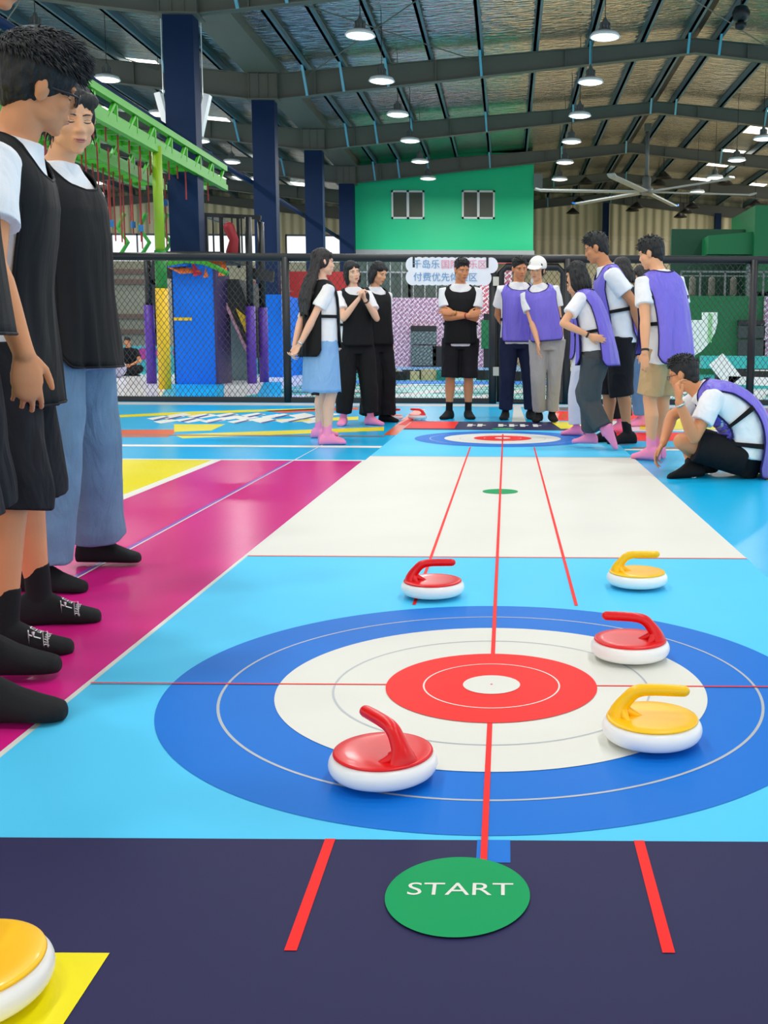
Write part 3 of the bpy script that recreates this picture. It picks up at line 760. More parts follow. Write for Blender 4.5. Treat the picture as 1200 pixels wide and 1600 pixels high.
# rail along the columns
m = MB(); m.tube([(-6.72, 12, 5.02), (-6.72, 46, 5.02)], 0.07, 10); tag(m.build('service_pipe', M_COLUMN, None, True), 'long navy pipe running beside the columns above the rope course', 'pipe')
for k, (px, py, Y) in enumerate(((256, 178, 22), (318, 180, 22))):
    m = MB(); q = at(px, py, Y); m.bar((q.x - 0.1 + 0.2 * k, Y, q.z + 0.4), (q.x + 0.1 - 0.2 * k, Y, q.z - 0.4), 0.2, 0.12); m.tube([(q.x, Y, q.z), (q.x, Y, roof_z(q.x) + .24)], 0.01, 6)
    tag(m.build('strip_light', M_PALE), ['pale hanging panel left of the nearest navy column', 'pale hanging panel right of the nearest navy column'][k], 'panel')
# grey hut, banner and posters at the far left
t = thing('grey_hut', 'grey beige netted hut with brown rails at the far left', 'hut', (0, 33, 0))
q0 = at(60, 420, 33); q1 = at(262, 560, 33)
m = MB(); m.box(q0.x, q1.x, 0, 1, 0, q0.z); m.build('wall', mat('beige grey mesh wall', (146, 140, 124), 0.7, var=0.15, scale=6), t)
m = MB()
for py in (424, 440, 494, 518): q = at(100, py, 33); m.box(q0.x, q1.x, -0.06, 0, q.z - 0.08, q.z + 0.08)
m.build('brown_rail', mat('brown rail', (110, 84, 74), 0.6), t)
m = MB(); q = at(246, 480, 33); m.box(q.x - 0.15, q.x + 0.15, -0.06, 0, 0.6, 3); m.build('dark_slit', M_BLACKPAD, t)
t = thing('teal_banner', 'low teal banner with magenta marks behind the seated man in black', 'banner', (0, 28.6, 0))
q0 = at(150, 540, 28.6); q1 = at(520, 572, 28.6)
m = MB(); m.box(q0.x, q1.x, 0, 0.12, 0, q0.z); m.build('board', mat('teal banner', (70, 176, 190), 0.5), t)
m = MB(); M_MAG2 = mat('magenta print', (190, 50, 150), 0.5)
for px in (222, 250, 278, 452, 466, 486):
    q = at(px, 553, 28.5); m.add([(q.x + 0.16 * math.cos(a_) * (1 + .2 * math.sin(3 * a_)), -0.02, q.z + 0.16 * math.sin(a_)) for a_ in [2 * PI * k / 14 for k in range(14)]], [tuple(range(14))])
m.build('magenta_mark', M_MAG2, t)
def graffiti():
    m = bpy.data.materials.new('graffiti poster print'); m.use_nodes = True; n = m.node_tree.nodes; l = m.node_tree.links; b = n['Principled BSDF']
    tc = n.new('ShaderNodeTexCoord'); nz = n.new('ShaderNodeTexNoise'); nz.inputs['Scale'].default_value = 3.2; nz.inputs['Distortion'].default_value = 1.5
    sx = n.new('ShaderNodeSeparateXYZ'); ad = n.new('ShaderNodeMath'); ad.operation = 'MULTIPLY_ADD'; ad.inputs[1].default_value = 0.30; 
    l.new(tc.outputs['Object'], nz.inputs['Vector']); l.new(tc.outputs['Object'], sx.inputs['Vector']); l.new(sx.outputs['Z'], ad.inputs[0])
    mu = n.new('ShaderNodeMath'); mu.operation = 'MULTIPLY'; mu.inputs[1].default_value = 0.55; l.new(nz.outputs['Fac'], mu.inputs[0]); l.new(mu.outputs[0], ad.inputs[2])
    r = n.new('ShaderNodeValToRGB'); e = r.color_ramp.elements
    e[0].position = 0.40; e[0].color = lin((30, 24, 50)) + (1,); e[1].position = 0.98; e[1].color = lin((200, 40, 40)) + (1,)
    for p_, c_ in ((0.52, (90, 50, 120)), (0.62, (200, 90, 40)), (0.70, (50, 40, 90)), (0.78, (170, 150, 160)), (0.86, (210, 50, 40))):
        k = e.new(p_); k.color = lin(c_) + (1,)
    l.new(ad.outputs[0], r.inputs['Fac']); l.new(r.outputs['Color'], b.inputs['Base Color'])
    return m
t = thing('graffiti_poster', 'red and purple graffiti poster behind the woman in the denim skirt', 'poster', (0, 29, 0))
q0 = at(452, 424, 29); q1 = at(560, 543, 29)
m = MB(); m.box(q0.x, q1.x, 0, 0.1, 0.0, q0.z); m.build('board', graffiti(), t)
t = thing('graffiti_poster', 'small dark graffiti panel between the purple padded posts', 'poster', (0, 29.2, 0))
q0 = at(380, 440, 29.2); q1 = at(410, 572, 29.2)
m = MB(); m.box(q0.x, q1.x, 0, 0.1, 0.0, q0.z); m.build('board', graffiti(), t)
t = thing('white_storage_box', 'bundle of pale bags beside the seated man in black behind the fence', 'bag', onfloor(178, 590) + (0,))
m = MB(); m.add(*ellipsoid((0, 0, 0.22), (0.3, 0.25, 0.24))); m.add(*ellipsoid((-0.25, 0.1, 0.35), (0.25, 0.2, 0.3))); m.build('bag', mat('pale lilac bag', (176, 172, 196), 0.7, var=0.3), t, True)

# ------------------------------------------------------------------ fence with net
FY = 14.45
t = thing('net_fence', 'long black net fence with padded rails behind the players', 'fence', (0, FY, 0))
ztop = at(600, 403, FY).z; zbot = at(600, 627, FY).z
XL, XR, XG0, XG1 = -7.6, 6.0, at(768, 500, FY).x, at(884, 500, FY).x
for a_, b2 in ((XL, XR),):
    m = MB(); m.tube([(a_, 0, ztop), (b2, 0, ztop)], 0.055, 12); m.build('top_rail', M_BLACKPAD, t, True)
for a_, b2 in ((XL, XG0), (XG1, XR)):
    m = MB(); m.box(a_, b2, -0.05, 0.05, zbot - 0.05, zbot + 0.05); m.build('bottom_rail', M_BLACKPAD, t)
for px in (448, 770, 886):
    x = at(px, 500, FY).x
    m = MB(); m.tube([(x, -0.02, 0), (x, -0.02, ztop)], 0.055, 12); m.build('post', M_BLACKPAD, t, True)
for x in (-5.6, 3.4):
    m = MB(); m.tube([(x, -0.02, 0), (x, -0.02, ztop)], 0.055, 12); m.build('post', M_BLACKPAD, t, True)
def net(x0, x1, z0, z1, pitch, th):
    m = MB()
    W, Hh = x1 - x0, z1 - z0
    slope = 1.35
    for sgn in (1, -1):
        n0 = -int(Hh / slope / pitch) - 1
        for k in range(n0, int(W / pitch) + 2):
            xa = k * pitch; xb = xa + Hh / slope; za, zb = 0.0, Hh
            if xa < 0: za = -xa * slope; xa = 0
            if xb > W: zb = Hh - (xb - W) * slope; xb = W
            if zb - za < 0.02 or xb <= xa: continue
            A, B = (xa, za), (xb, zb)
            if sgn < 0: A, B = (W - xa, za), (W - xb, zb)
            m.bar((x0 + A[0], 0.004 * sgn, z0 + A[1]), (x0 + B[0], 0.004 * sgn, z0 + B[1]), th, th, upv=(0, 1, 0))
    return m
net(XL, XG0, zbot, ztop, 0.076, 0.0052).build('net', M_BLACK, t)
net(XG1, XR, zbot, ztop, 0.076, 0.0052).build('net', M_BLACK, t)
t = thing('fence_gate', 'black framed net gate beside the double post in the fence', 'gate', (0, FY, 0))
g0, g1 = at(782, 500, FY).x, at(880, 500, FY).x
m = MB(); zt2 = at(800, 417, FY).z
m.tube([(g0, 0, zbot), (g0, 0, zt2 - 0.08), (g0 + 0.08, 0, zt2), (g1 - 0.08, 0, zt2), (g1, 0, zt2 - 0.08), (g1, 0, zbot), (g0, 0, zbot)], 0.05, 12); m.build('frame', M_BLACKPAD, t, True)
net(g0, g1, zbot, zt2, 0.076, 0.0052).build('net', M_BLACK, t)
M_HINGE = mat('steel hinge', (190, 190, 176), 0.35, metal=0.6)
for py in (440, 580):
    q = at(775, py, FY); m = MB(); m.box(q.x - 0.04, q.x + 0.04, -0.08, -0.05, q.z - 0.06, q.z + 0.06); m.build('hinge', M_HINGE, t)
# the hanging sign
t = thing('hanging_sign', 'white cloud-edged sign with blue and pink lettering behind the man with crossed arms', 'sign', (0, FY - 0.09, 0))
q = at(704, 424, FY - 0.09); t.location = q
s = (FY - 0.09) / FPX
m = MB()
for row in (-1, 1):
    n = 13 if row > 0 else 12
    for k in range(n):
        v, f = [], []
        cx_, cz_ = (-58 + k * 10) * s, row * 9.5 * s
        v = [(cx_ + 11 * s * math.cos(2 * PI * j / 20), 0.02 * row * 0.1 + k * 0.0004, cz_ + 12 * s * math.sin(2 * PI * j / 20)) for j in range(20)]
        v += [(p_[0], p_[1] + 0.02, p_[2]) for p_ in v]
        m.add(v, [tuple(range(19, -1, -1)), tuple(range(20, 40))] + [(j, (j + 1) % 20, (j + 1) % 20 + 20, j + 20) for j in range(20)])
m.build('board', mat('white sign board', (238, 238, 242), 0.5), t)
def vtext(body, size, cx_, cz_, name, mm, y=-0.012):
    v, f = text_mesh(body, size)
    mb = MB(); mb.add([(p_[0] + cx_, y, p_[1] + cz_) for p_ in v], f); return mb.build(name, mm, t)
m = MB()
for hx in (-0.5, 0.5): m = MB(); m.box(hx - .015, hx + .015, 0.0, 0.1, 0.05, ztop - t.location.z + .02); m.build('hook', M_BLACK, t)
M_TB = mat('blue lettering', (90, 150, 196), 0.5); M_TP = mat('pink lettering', (236, 140, 160), 0.5)
vtext('千岛乐', 0.125, -0.33, 0.085, 'blue_lettering', M_TB)
vtext('国际游乐区', 0.125, 0.18, 0.085, 'pink_lettering', M_TP)
vtext('付费优先体验区', 0.125, -0.07, -0.085, 'blue_lettering', M_TB)
# ================================================================== CURLING LANE
WL = 0.9545; YN, YH, YC, YW, YH2, YF, YE = 1.612, 2.388, 3.905, 7.481, 8.98, 9.86, 10.95
lm = MB(); LM = [M_CYAN, M_WHITE, M_BLUE, M_RED, M_NAVY, M_GREEN, M_YELLOW, M_GREYLINE, M_LIME]
zb = 0.004
lm.box(-WL, WL, 0.3, YE, 0.0002, zb, 0)
L = lambda k: zb + 0.0005 * k
lm.rect(-WL, WL, YC, YW, L(1), 1)
lm.rect(-WL, WL, 0.3, YN, L(1), 4)
lm.rect(-WL, WL, YF, YE, L(1), 4)
lm.rect(-WL, WL, YC - 0.012, YC, L(2), 3)
lm.rect(-WL, WL, YW, YW + 0.02, L(2), 7)
def house(cy, hole):
    lm.disc(0, cy, 0.761, L(2), 2, 160)
    lm.ring(0, cy, 0.628, 0.0065, L(3), 7, 160)
    lm.disc(0, cy, 0.505, L(4), 1, 160)
    lm.ring(0, cy, 0.372, 0.005, L(5), 7, 160)
    lm.disc(0, cy, 0.2505, L(7), 3, 128)
    lm.ring(0, cy, 0.161, 0.004, L(8), 1, 128)
    lm.disc(0, cy, 0.068, L(9), 1, 96)
    lm.disc(0, cy, 0.003, L(10), 3, 16)
house(YH, 1); house(YH2, 1)
lm.rect(-0.0055, 0.0055, YN - 0.07, YH - 0.24, L(6), 3)
lm.rect(-0.0055, 0.0055, YH + 0.24, YH2 - 0.0, L(6), 3)
lm.rect(-0.006, 0.006, YH2 - 0.25, YH2 + 0.4, L(9), 3)
lm.rect(-WL, -0.24, YH - 0.0035, YH + 0.0035, L(6), 3)
lm.rect(0.24, WL, YH - 0.0035, YH + 0.0035, L(6), 3)
for s in (-1, 1):
    x = 0.253 * s
    lm.rect(x - 0.0055, x + 0.0055, 3.16, 8.2, L(3), 3)
    lm.rect(x - 0.0085, x + 0.0085, 1.295, YN, L(3), 3)
# blue patch where the lane print runs into the start zone
lm.rect(-0.012, 0.042, YN - 0.075, YN, L(2), 2)
lm.disc(0, 5.69, 0.098, L(4), 5, 64)
lm.disc(-0.036, 1.437, 0.1065, L(7), 5, 96, ry=0.112)
lm.add([(x - 0.033, y * 0.92 + 1.4495, L(8)) for x, y, z in text_mesh('START', 0.0545)[0]], text_mesh('START', 0.0545)[1], 1)
lm.poly([(-WL, 0.3), (-0.4915, 0.3), (-0.4915, 1.287), (-WL, 1.287)], L(3), 6)
# far start zone, the same print turned round
lm.disc(0.0, YF + 0.12, 0.11, L(6), 5, 64)
lm.add([(-x, -y * 0.9 + YF + 0.12, L(7)) for x, y, z in text_mesh('START', 0.0545)[0]], [q for q in text_mesh('START', 0.0545)[1]], 1)
lm.poly([(-WL, YF + 0.15), (-0.47, YF + 0.15), (-0.47, YE), (-WL, YE)], L(3), 3)
lm.poly([(0.56, YF + 0.2), (WL, YF + 0.2), (WL, YE), (0.5, YE)], L(3), 6)
for k, x in enumerate((-0.36, -0.26, -0.05, 0.06, 0.17, 0.3)):
    lm.rect(x, x + 0.05, YF + 0.42, YF + 0.75, L(3), 1); lm.rect(x + 0.01, x + 0.085, YF + 0.55, YF + 0.62, L(4), 1)
mt = lm.build('curling_mat', LM)
tag(mt, 'long curling lane mat printed with blue, white and red target rings and green START disc', 'curling mat')

# ------------------------------------------------------------------ stones
def glossy(name, rgb): return mat(name, rgb, 0.34, var=0.02, spec=0.35, coat=0.08, bump=0.015, bscale=60)
M_SRED, M_SYEL = glossy('red stone plastic', (226, 10, 18)), glossy('yellow stone plastic', (255, 196, 6))
M_SWHITE = mat('white stone bumper', (244, 243, 238), 0.32, var=0.02, bump=0.02, bscale=40)
def make_stone(color):
    t = thing('curling_stone', 'x', 'curling stone')
    R = 0.102
    m = MB(); prof = [(0.07, 0.006), (0.080, 0.0065)]
    for k in range(13):
        a = math.radians(-78 + 156 * k / 12); prof.append((R - 0.021 + 0.021 * math.cos(a), 0.029 + 0.0215 * math.sin(a)))
    prof += [(0.083, 0.0515), (0.078, 0.050)]
    m.lathe(prof, 64); m.build('bumper', M_SWHITE, t, True)
    m = MB(); m.lathe([(0.0905, 0.047), (0.0935, 0.0495), (0.0925, 0.0518), (0.088, 0.0532), (0.07, 0.0538), (0.04, 0.0536), (0.01, 0.0535)], 64)
    cm = M_SRED if color == 'red' else M_SYEL
    m.build('cap', cm, t, True)
    # handle: a flared root near the rim, bending to a long straight grip, local +x
    path = [(-0.070, 0, 0.047), (-0.068, 0, 0.058), (-0.062, 0, 0.072), (-0.050, 0, 0.088), (-0.037, 0, 0.1005), (-0.020, 0, 0.1065), (0.004, 0, 0.1085), (0.034, 0, 0.109), (0.062, 0, 0.109)]
    wide = [0.030, 0.025, 0.0185, 0.0150, 0.0140, 0.0132, 0.0128, 0.0128, 0.0122]
    deep = [0.020, 0.0195, 0.0160, 0.0140, 0.0135, 0.0125, 0.0120, 0.0120, 0.0115]
    P = [Vector(p) for p in path]
    # finer spline
    Q, Wd, Dp = [], [], []
    def cr(a, b, c, d, t): return 0.5 * ((2 * b) + (c - a) * t + (2 * a - 5 * b + 4 * c - d) * t * t + (3 * b - a - 3 * c + d) * t ** 3)
    n = len(P)
    for i in range(n - 1):
        for u in range(4):
            tt = u / 4; ix = [max(0, i - 1), i, i + 1, min(n - 1, i + 2)]
            Q.append(cr(*[P[j] for j in ix], tt)); Wd.append(cr(*[wide[j] for j in ix], tt)); Dp.append(cr(*[deep[j] for j in ix], tt))
    Q.append(P[-1]); Wd.append(wide[-1]); Dp.append(deep[-1])
    v, f = [], []; seg = 24; rings = []
    N = len(Q)
    ext = [(a, math.cos(math.radians(a)), math.sin(math.radians(a))) for a in (25, 50, 72, 86)]
    for i in range(N):
        T = (Q[min(i + 1, N - 1)] - Q[max(i - 1, 0)]).normalized(); side = Vector((0, 1, 0)); up = side.cross(T) * -1
        rings.append((Q[i], side, up, Wd[i], Dp[i]))
    T = (Q[-1] - Q[-2]).normalized()
    for a, c, s in ext: rings.append((Q[-1] + T * 0.0125 * s, Vector((0, 1, 0)), rings[N - 1][2], Wd[-1] * c, Dp[-1] * c))
    for c0, sd, up, a, b in rings:
        for k in range(seg):
            th = 2 * PI * k / seg; v.append(c0 + sd * (a * math.cos(th)) + up * (b * math.sin(th)))
    for i in range(len(rings) - 1):
        for k in range(seg):
            k2 = (k + 1) % seg; f.append((i * seg + k, i * seg + k2, (i + 1) * seg + k2, (i + 1) * seg + k))
    f.append(tuple(range(seg - 1, -1, -1))); f.append(tuple((len(rings) - 1) * seg + k for k in range(seg)))
    m = MB(); m.add(v, f)
    # flare skirts where the handle meets the cap
    for s in (-1, 1):
        m.add(*tube([(-0.060, 0.006 * s, 0.070), (-0.056, 0.020 * s, 0.057), (-0.046, 0.036 * s, 0.0505)], [0.008, 0.009, 0.004], 12))
    m.add(*tube([(-0.058, 0, 0.068), (-0.044, 0, 0.058), (-0.022, 0, 0.0505)], [0.010, 0.009, 0.004], 12))
    m.build('handle', cm, t, True)
    for k in range(3):
        a = 2 * PI * k / 3 + 0.5
        m = MB(); m.add(*ellipsoid((0.058 * math.cos(a), 0.058 * math.sin(a), 0.0065), (0.008, 0.008, 0.0065), nu=12, nv=8)); m.build('wheel', M_LAMPGREY, t, True)
    return t
ST = {'red': make_stone('red'), 'yellow': make_stone('yellow')}
used = set()
zs = 0.0068
def stone(color, px, py, rot, label, group=None, ysh=0.0):
    o = ST[color] if color not in used else copy_tree(ST[color])
    used.add(color)
    x, y = onfloor(px, py, 0.006)
    o.location = (x, y, zs); o.rotation_euler = (0, 0, math.radians(rot)); o['label'] = label
    if group: o['group'] = group
    return o
# px,py = middle of the underside as seen in the photograph
stone('red', 676, 931, 2, 'red-topped curling stone above the target, just left of the centre line', 'curling stones on the lane')
stone('yellow', 995, 916, 0, 'yellow-topped curling stone above the target at the right, on light blue', 'curling stones on the lane')
stone('red', 984, 1028, 172, 'red-topped curling stone at the right rim of the white ring, handle root to the right', 'curling stones on the lane')
stone('yellow', 1018, 1158, -8, 'yellow-topped curling stone in the front right of the target, grip pointing right', 'curling stones on the lane')
stone('red', 599, 1214, 128, 'red-topped curling stone in the front left of the target, grip pointing back left', 'curling stones on the lane')
stone('yellow', -52, 1562, 98, 'yellow-topped curling stone cut off at the bottom left corner, on the yellow print', 'curling stones on the lane')
stone('red', 615, 656, 0, 'small far red curling stone with pale bumper beside the black trouser leg', 'far red curling stones')
stone('red', 652, 655.5, 180, 'small far red curling stone at the red corner of the far lane end', 'far red curling stones')
# ================================================================== PEOPLE
def rotm(yaw=0, tilt=0, side=0):
    """yaw to the left, tilt forward, side to the right, in degrees"""
    return Matrix.Rotation(math.radians(yaw), 3, 'Z') @ Matrix.Rotation(-math.radians(tilt), 3, 'X') @ Matrix.Rotation(math.radians(side), 3, 'Y')
def sstep(t): t = max(0.0, min(1.0, t)); return t * t * (3 - 2 * t)

def voxel(mb, size, it=4, fac=0.5):
    me = bpy.data.meshes.new('work'); me.from_pydata(mb.v, [], mb.f); me.update()
    o = bpy.data.objects.new('work', me); COL.objects.link(o)
    r = o.modifiers.new('r', 'REMESH'); r.mode = 'VOXEL'; r.voxel_size = size; r.adaptivity = 0
    if it:
        s = o.modifiers.new('s', 'SMOOTH'); s.factor = fac; s.iterations = it
    dg = bpy.context.evaluated_depsgraph_get()
    em = bpy.data.meshes.new_from_object(o.evaluated_get(dg))
    n = len(em.vertices); co = np.empty(n * 3, np.float32); em.vertices.foreach_get('co', co); co = co.reshape(-1, 3)
    no = np.empty(n * 3, np.float32); em.vertices.foreach_get('normal', no); no = no.reshape(-1, 3)
    lt = np.empty(len(em.polygons), np.int32); em.polygons.foreach_get('loop_total', lt)
    lv = np.empty(len(em.loops), np.int32); em.loops.foreach_get('vertex_index', lv)
    faces = []
    if len(lt) and (lt == 4).all(): faces = [tuple(q) for q in lv.reshape(-1, 4).tolist()]
    else:
        k = 0
        for c in lt.tolist(): faces.append(tuple(lv[k:k + c].tolist())); k += c
    bpy.data.objects.remove(o); bpy.data.meshes.remove(me); bpy.data.meshes.remove(em)
    return co, no, faces

def wrinkle(co, no, amp, freq, seed=0.0):
    if not amp: return co
    out = co.copy()
    fx, fy, fz = freq
    for i in range(len(co)):
        x, y, z = co[i]
        d = noise.noise((x * fx + seed, y * fy, z * fz)) + 0.5 * noise.noise((x * fx * 2.3, y * fy * 2.3 + seed, z * fz * 2.3))
        out[i] = co[i] + no[i] * (amp * d)
    return out

def skinmat(rgb): return mat('skin %d %d %d' % rgb, rgb, 0.45, var=0.06, scale=14, bump=0.03, bscale=160, spec=0.35)
def cloth(name, rgb, rough=0.8, var=0.06, sheen=0.0, bump=0.12, bs=300): return mat(name, rgb, rough, var=var, scale=5, bump=bump, bscale=bs, spec=0.25, sheen=sheen)
C_WHITE = cloth('white cotton', (240, 241, 243))
C_BBIB = mat('black mesh bib', (13, 13, 15), 0.65, var=0.15, bump=0.15, bscale=400, spec=0.22)
C_PBIB = mat('purple satin bib', (118, 104, 214), 0.42, var=0.06, scale=4, bump=0.1, bscale=400, spec=0.45)
C_NAVY = cloth('navy piping', (36, 32, 78))
C_BLACK = cloth('black cotton', (18, 18, 21))
C_BSHORT = cloth('black shorts cloth', (22, 22, 27))
C_NAVYP = cloth('navy trousers cloth', (24, 32, 62))
C_GREY = cloth('light grey trousers cloth', (168, 166, 166))
C_CHAR = cloth('charcoal trousers cloth', (74, 78, 80))
C_WHITEP = cloth('white trousers cloth', (214, 218, 230))
C_KHAKI = cloth('khaki shorts cloth', (196, 164, 120))
C_JEANS = mat('blue denim', (104, 136, 164), 0.85, var=0.3, scale=9, bump=0.2, bscale=260, spec=0.2)
C_JEANSF = mat('mid blue denim', (96, 132, 176), 0.85, var=0.15, scale=9, bump=0.2, bscale=260, spec=0.2)
C_DENIM = mat('pale blue denim', (140, 182, 224), 0.85, var=0.08, scale=9, bump=0.2, bscale=260, spec=0.2)
C_PINK = cloth('pink sock knit', (250, 148, 190))
C_SOCK = cloth('black sock knit', (20, 20, 22))
M_HAIR = mat('black hair', (15, 14, 14), 0.6, var=0.3, scale=30, bump=0.5, bscale=90, stretch=(1, 1, 0.25), spec=0.5)
M_HAIRB = mat('dark brown hair', (30, 23, 21), 0.55, var=0.3, scale=30, bump=0.5, bscale=90, stretch=(1, 1, 0.25), spec=0.5)
M_EYEW = mat('eye white', (226, 220, 214), 0.3)
M_DARK = mat('dark eye', (26, 20, 18), 0.35)
M_LIP = mat('lip', (192, 112, 102), 0.45)
M_STEEL = mat('watch steel', (190, 190, 186), 0.25, metal=0.8)
M_WBAND = mat('watch band', (40, 36, 30), 0.5)
M_CLEAR = mat('spectacle lens', (250, 252, 255), 0.03, alpha=0.18, spec=0.8)

BODY_M = [(.44, .080, .062, 0), (.50, .096, .068, -.004), (.56, .088, .060, 0), (.62, .082, .058, 0), (.70, .092, .064, .002), (.76, .100, .060, 0), (.79, .103, .050, 0), (.81, .094, .042, -.002), (.825, .070, .036, -.004), (.84, .042, .034, -.004), (.86, .031, .033, -.002)]
TEE_M = [(.38, .112, .084, -.002), (.44, .110, .083, -.003), (.50, .108, .082, -.003), (.60, .103, .077, 0), (.70, .106, .077, .002), (.755, .111, .072, .001), (.785, .113, .062, 0), (.805, .107, .053, -.002), (.82, .091, .047, -.003), (.832, .071, .044, -.003), (.842, .052, .042, -.003), (.850, .042, .041, -.002)]
def ftab(T, ka, kb):
    return [(t, a * (ka if t > .68 else ka + (.97 - ka) * sstep((.68 - t) / .14)), b * kb, o) for t, a, b, o in T]
BODY_F, TEE_F = ftab(BODY_M, .86, .95), ftab(TEE_M, .88, .96)

class Person:
    def __init__(s, label, x, y, face, H=1.7, sex='m', skin=(214, 164, 132), pelvis=None, lean=(0, 0), side=(0, 0), twist=0, head=(0, 0, 0),
                 group=None, z=None, vox=0.0062, near=False, hair_m=None, pelvis_yaw=0, name='person', hscale=1.0, hoff=0.0, eyes='open'):
        s.H, s.sex, s.vox, s.near = H, sex, vox, near; s.eyes = eyes; s.loose = 0.0
        s.root = thing(name, label, 'person', (x, y, z if z is not None else (.0092 if abs(x) < 1.2 and y < 11.2 and y > 7.6 else .0015)), math.radians(face - 90), group)
        s.skin = skinmat(skin); s.hm = hair_m or M_HAIR
        s.pelvis = Vector(pelvis) if pelvis else Vector((0, 0, .52 * H))
        s.BT, s.TT = (BODY_M, TEE_M) if sex == 'm' else (BODY_F, TEE_F)
        s.seed = random.random() * 50
        ts = np.linspace(.36, .92, 57); s.ts = ts
        def R(t):
            k = sstep((t - .50) / .26)
            return rotm(pelvis_yaw + (twist - pelvis_yaw) * k, lean[0] + (lean[1] - lean[0]) * k, side[0] + (side[1] - side[0]) * k)
        s.R = [R(t) for t in ts]; dt = ts[1] - ts[0]
        i0 = int(np.argmin(abs(ts - .52))); P = [None] * len(ts); P[i0] = s.pelvis.copy()
        for i in range(i0 + 1, len(ts)): P[i] = P[i - 1] + (s.R[i - 1] @ Vector((0, 0, 1))) * dt * H
        for i in range(i0 - 1, -1, -1): P[i] = P[i + 1] - (s.R[i + 1] @ Vector((0, 0, 1))) * dt * H
        s.P = P
        s.body = MB(); s.headrot = rotm(*head); s.hs = H / 1.75 * (1.0 if sex == 'm' else .98) * hscale
        s.arm = {}; s.leg = {}; s.foot = {}
        nb, Rn = s.spine(.845)
        sk = nb + Rn @ Vector((0, .010 * H + hoff, .034 * H))
        s.hc = sk + s.headrot @ Vector((0, .014, .098)) * s.hs
        s.nb = nb
        # torso and neck
        s.loft(s.body, s.BT, .462, .86, 0.0, 40)
        s.body.add(*tube([s.spine(.80)[0] + Rn @ Vector((0, -.01, 0)), nb + Rn @ Vector((0, 0, 0)), sk + s.headrot @ Vector((0, -.008, .045)) * s.hs], [(.056 if sex == 'm' else .047) * s.hs] * 3, 20))
        s.make_head()
    def spine(s, t):
        u = (t - s.ts[0]) / (s.ts[1] - s.ts[0]); i = max(0, min(len(s.ts) - 2, int(u))); f = u - i
        return s.P[i].lerp(s.P[i + 1], f), s.R[i]
    def W(s, p):      # world point -> local
        M = Matrix.Rotation(-s.root.rotation_euler.z, 3, 'Z')
        return M @ (Vector(p) - Vector(s.root.location))
    def dims(s, T, t):
        t_ = [r[0] for r in T]
        return [float(np.interp(t, t_, [r[k] for r in T])) for k in (1, 2, 3)]
    def surf(s, T, t, th, extra=0.0):
        a, b, o = s.dims(T, t); c, R = s.spine(t); e = 2 / 2.4
        cx, sy = math.cos(th), math.sin(th)
        x = (a * s.H + extra) * math.copysign(abs(cx) ** e, cx); y = (b * s.H + extra) * math.copysign(abs(sy) ** e, sy) + o * s.H
        return c + R @ Vector((x, y, 0))
    def loft(s, mb, T, t0, t1, extra, seg=36, n=26, flare=None):
        v, f = [], []
        for i in range(n + 1):
            t = t0 + (t1 - t0) * i / n
            for k in range(seg): v.append(s.surf(T, t, 2 * PI * k / seg, extra + (flare(t) if flare else 0)))
        for i in range(n):
            for k in range(seg):
                k2 = (k + 1) % seg; f.append((i * seg + k, i * seg + k2, (i + 1) * seg + k2, (i + 1) * seg + k))
        f.append(tuple(range(seg - 1, -1, -1))); f.append(tuple(n * seg + k for k in range(seg)))
        mb.add(v, f)
    # ---------------------------------------------------------------- head
    def hp(s, x, y, z): return s.hc + s.headrot @ (Vector((x, y, z)) * s.hs)
    def hell(s, mb, c, r, rot=None, nu=20, nv=14):
        M = s.headrot if rot is None else s.headrot @ rot
        mb.add(*ellipsoid(s.hp(*c), [q * s.hs for q in r], M, nu, nv))
    def htube(s, mb, pts, rad, seg=10, **k):
        mb.add(*tube([s.hp(*p) for p in pts], [q * s.hs for q in rad] if not isinstance(rad, (int, float)) else rad * s.hs, seg, **k))
    def make_head(s):
        b = s.body; f = s.sex == 'f'
        s.hell(b, (0, -.012, .036), (.073, .092, .080), nu=28, nv=20)
        s.hell(b, (0, .020, -.025), (.061 if not f else .058, .064, .083), nu=28, nv=20)
        s.hell(b, (0, .030, -.070), (.045 if not f else .038, .050, .034))
        s.hell(b, (0, .062, -.094), (.020, .018, .014))
        for q in (-1, 1):
            s.hell(b, (.036 * q, .048, -.018), (.026, .028, .028))
            s.hell(b, (.028 * q, .070, .030), (.024, .013, .010))
            s.hell(b, (.045 * q, .012, -.058), (.014, .040, .026))
            s.hell(b, (.072 * q, -.008, -.008), (.008, .019, .031), rotm(0, 8, 0))
            s.hell(b, (.079 * q, -.014, .002), (.007, .017, .026), rotm(-20 * q, 8, 0))
            s.hell(b, (.0115 * q, .086, -.026), (.009, .010, .008))
        s.htube(b, [(0, .079, .022), (0, .086, .000), (0, .0945, -.021)], [.008, .0085, .0105], 12)
        s.hell(b, (0, .080, -.054), (.025, .012, .016))
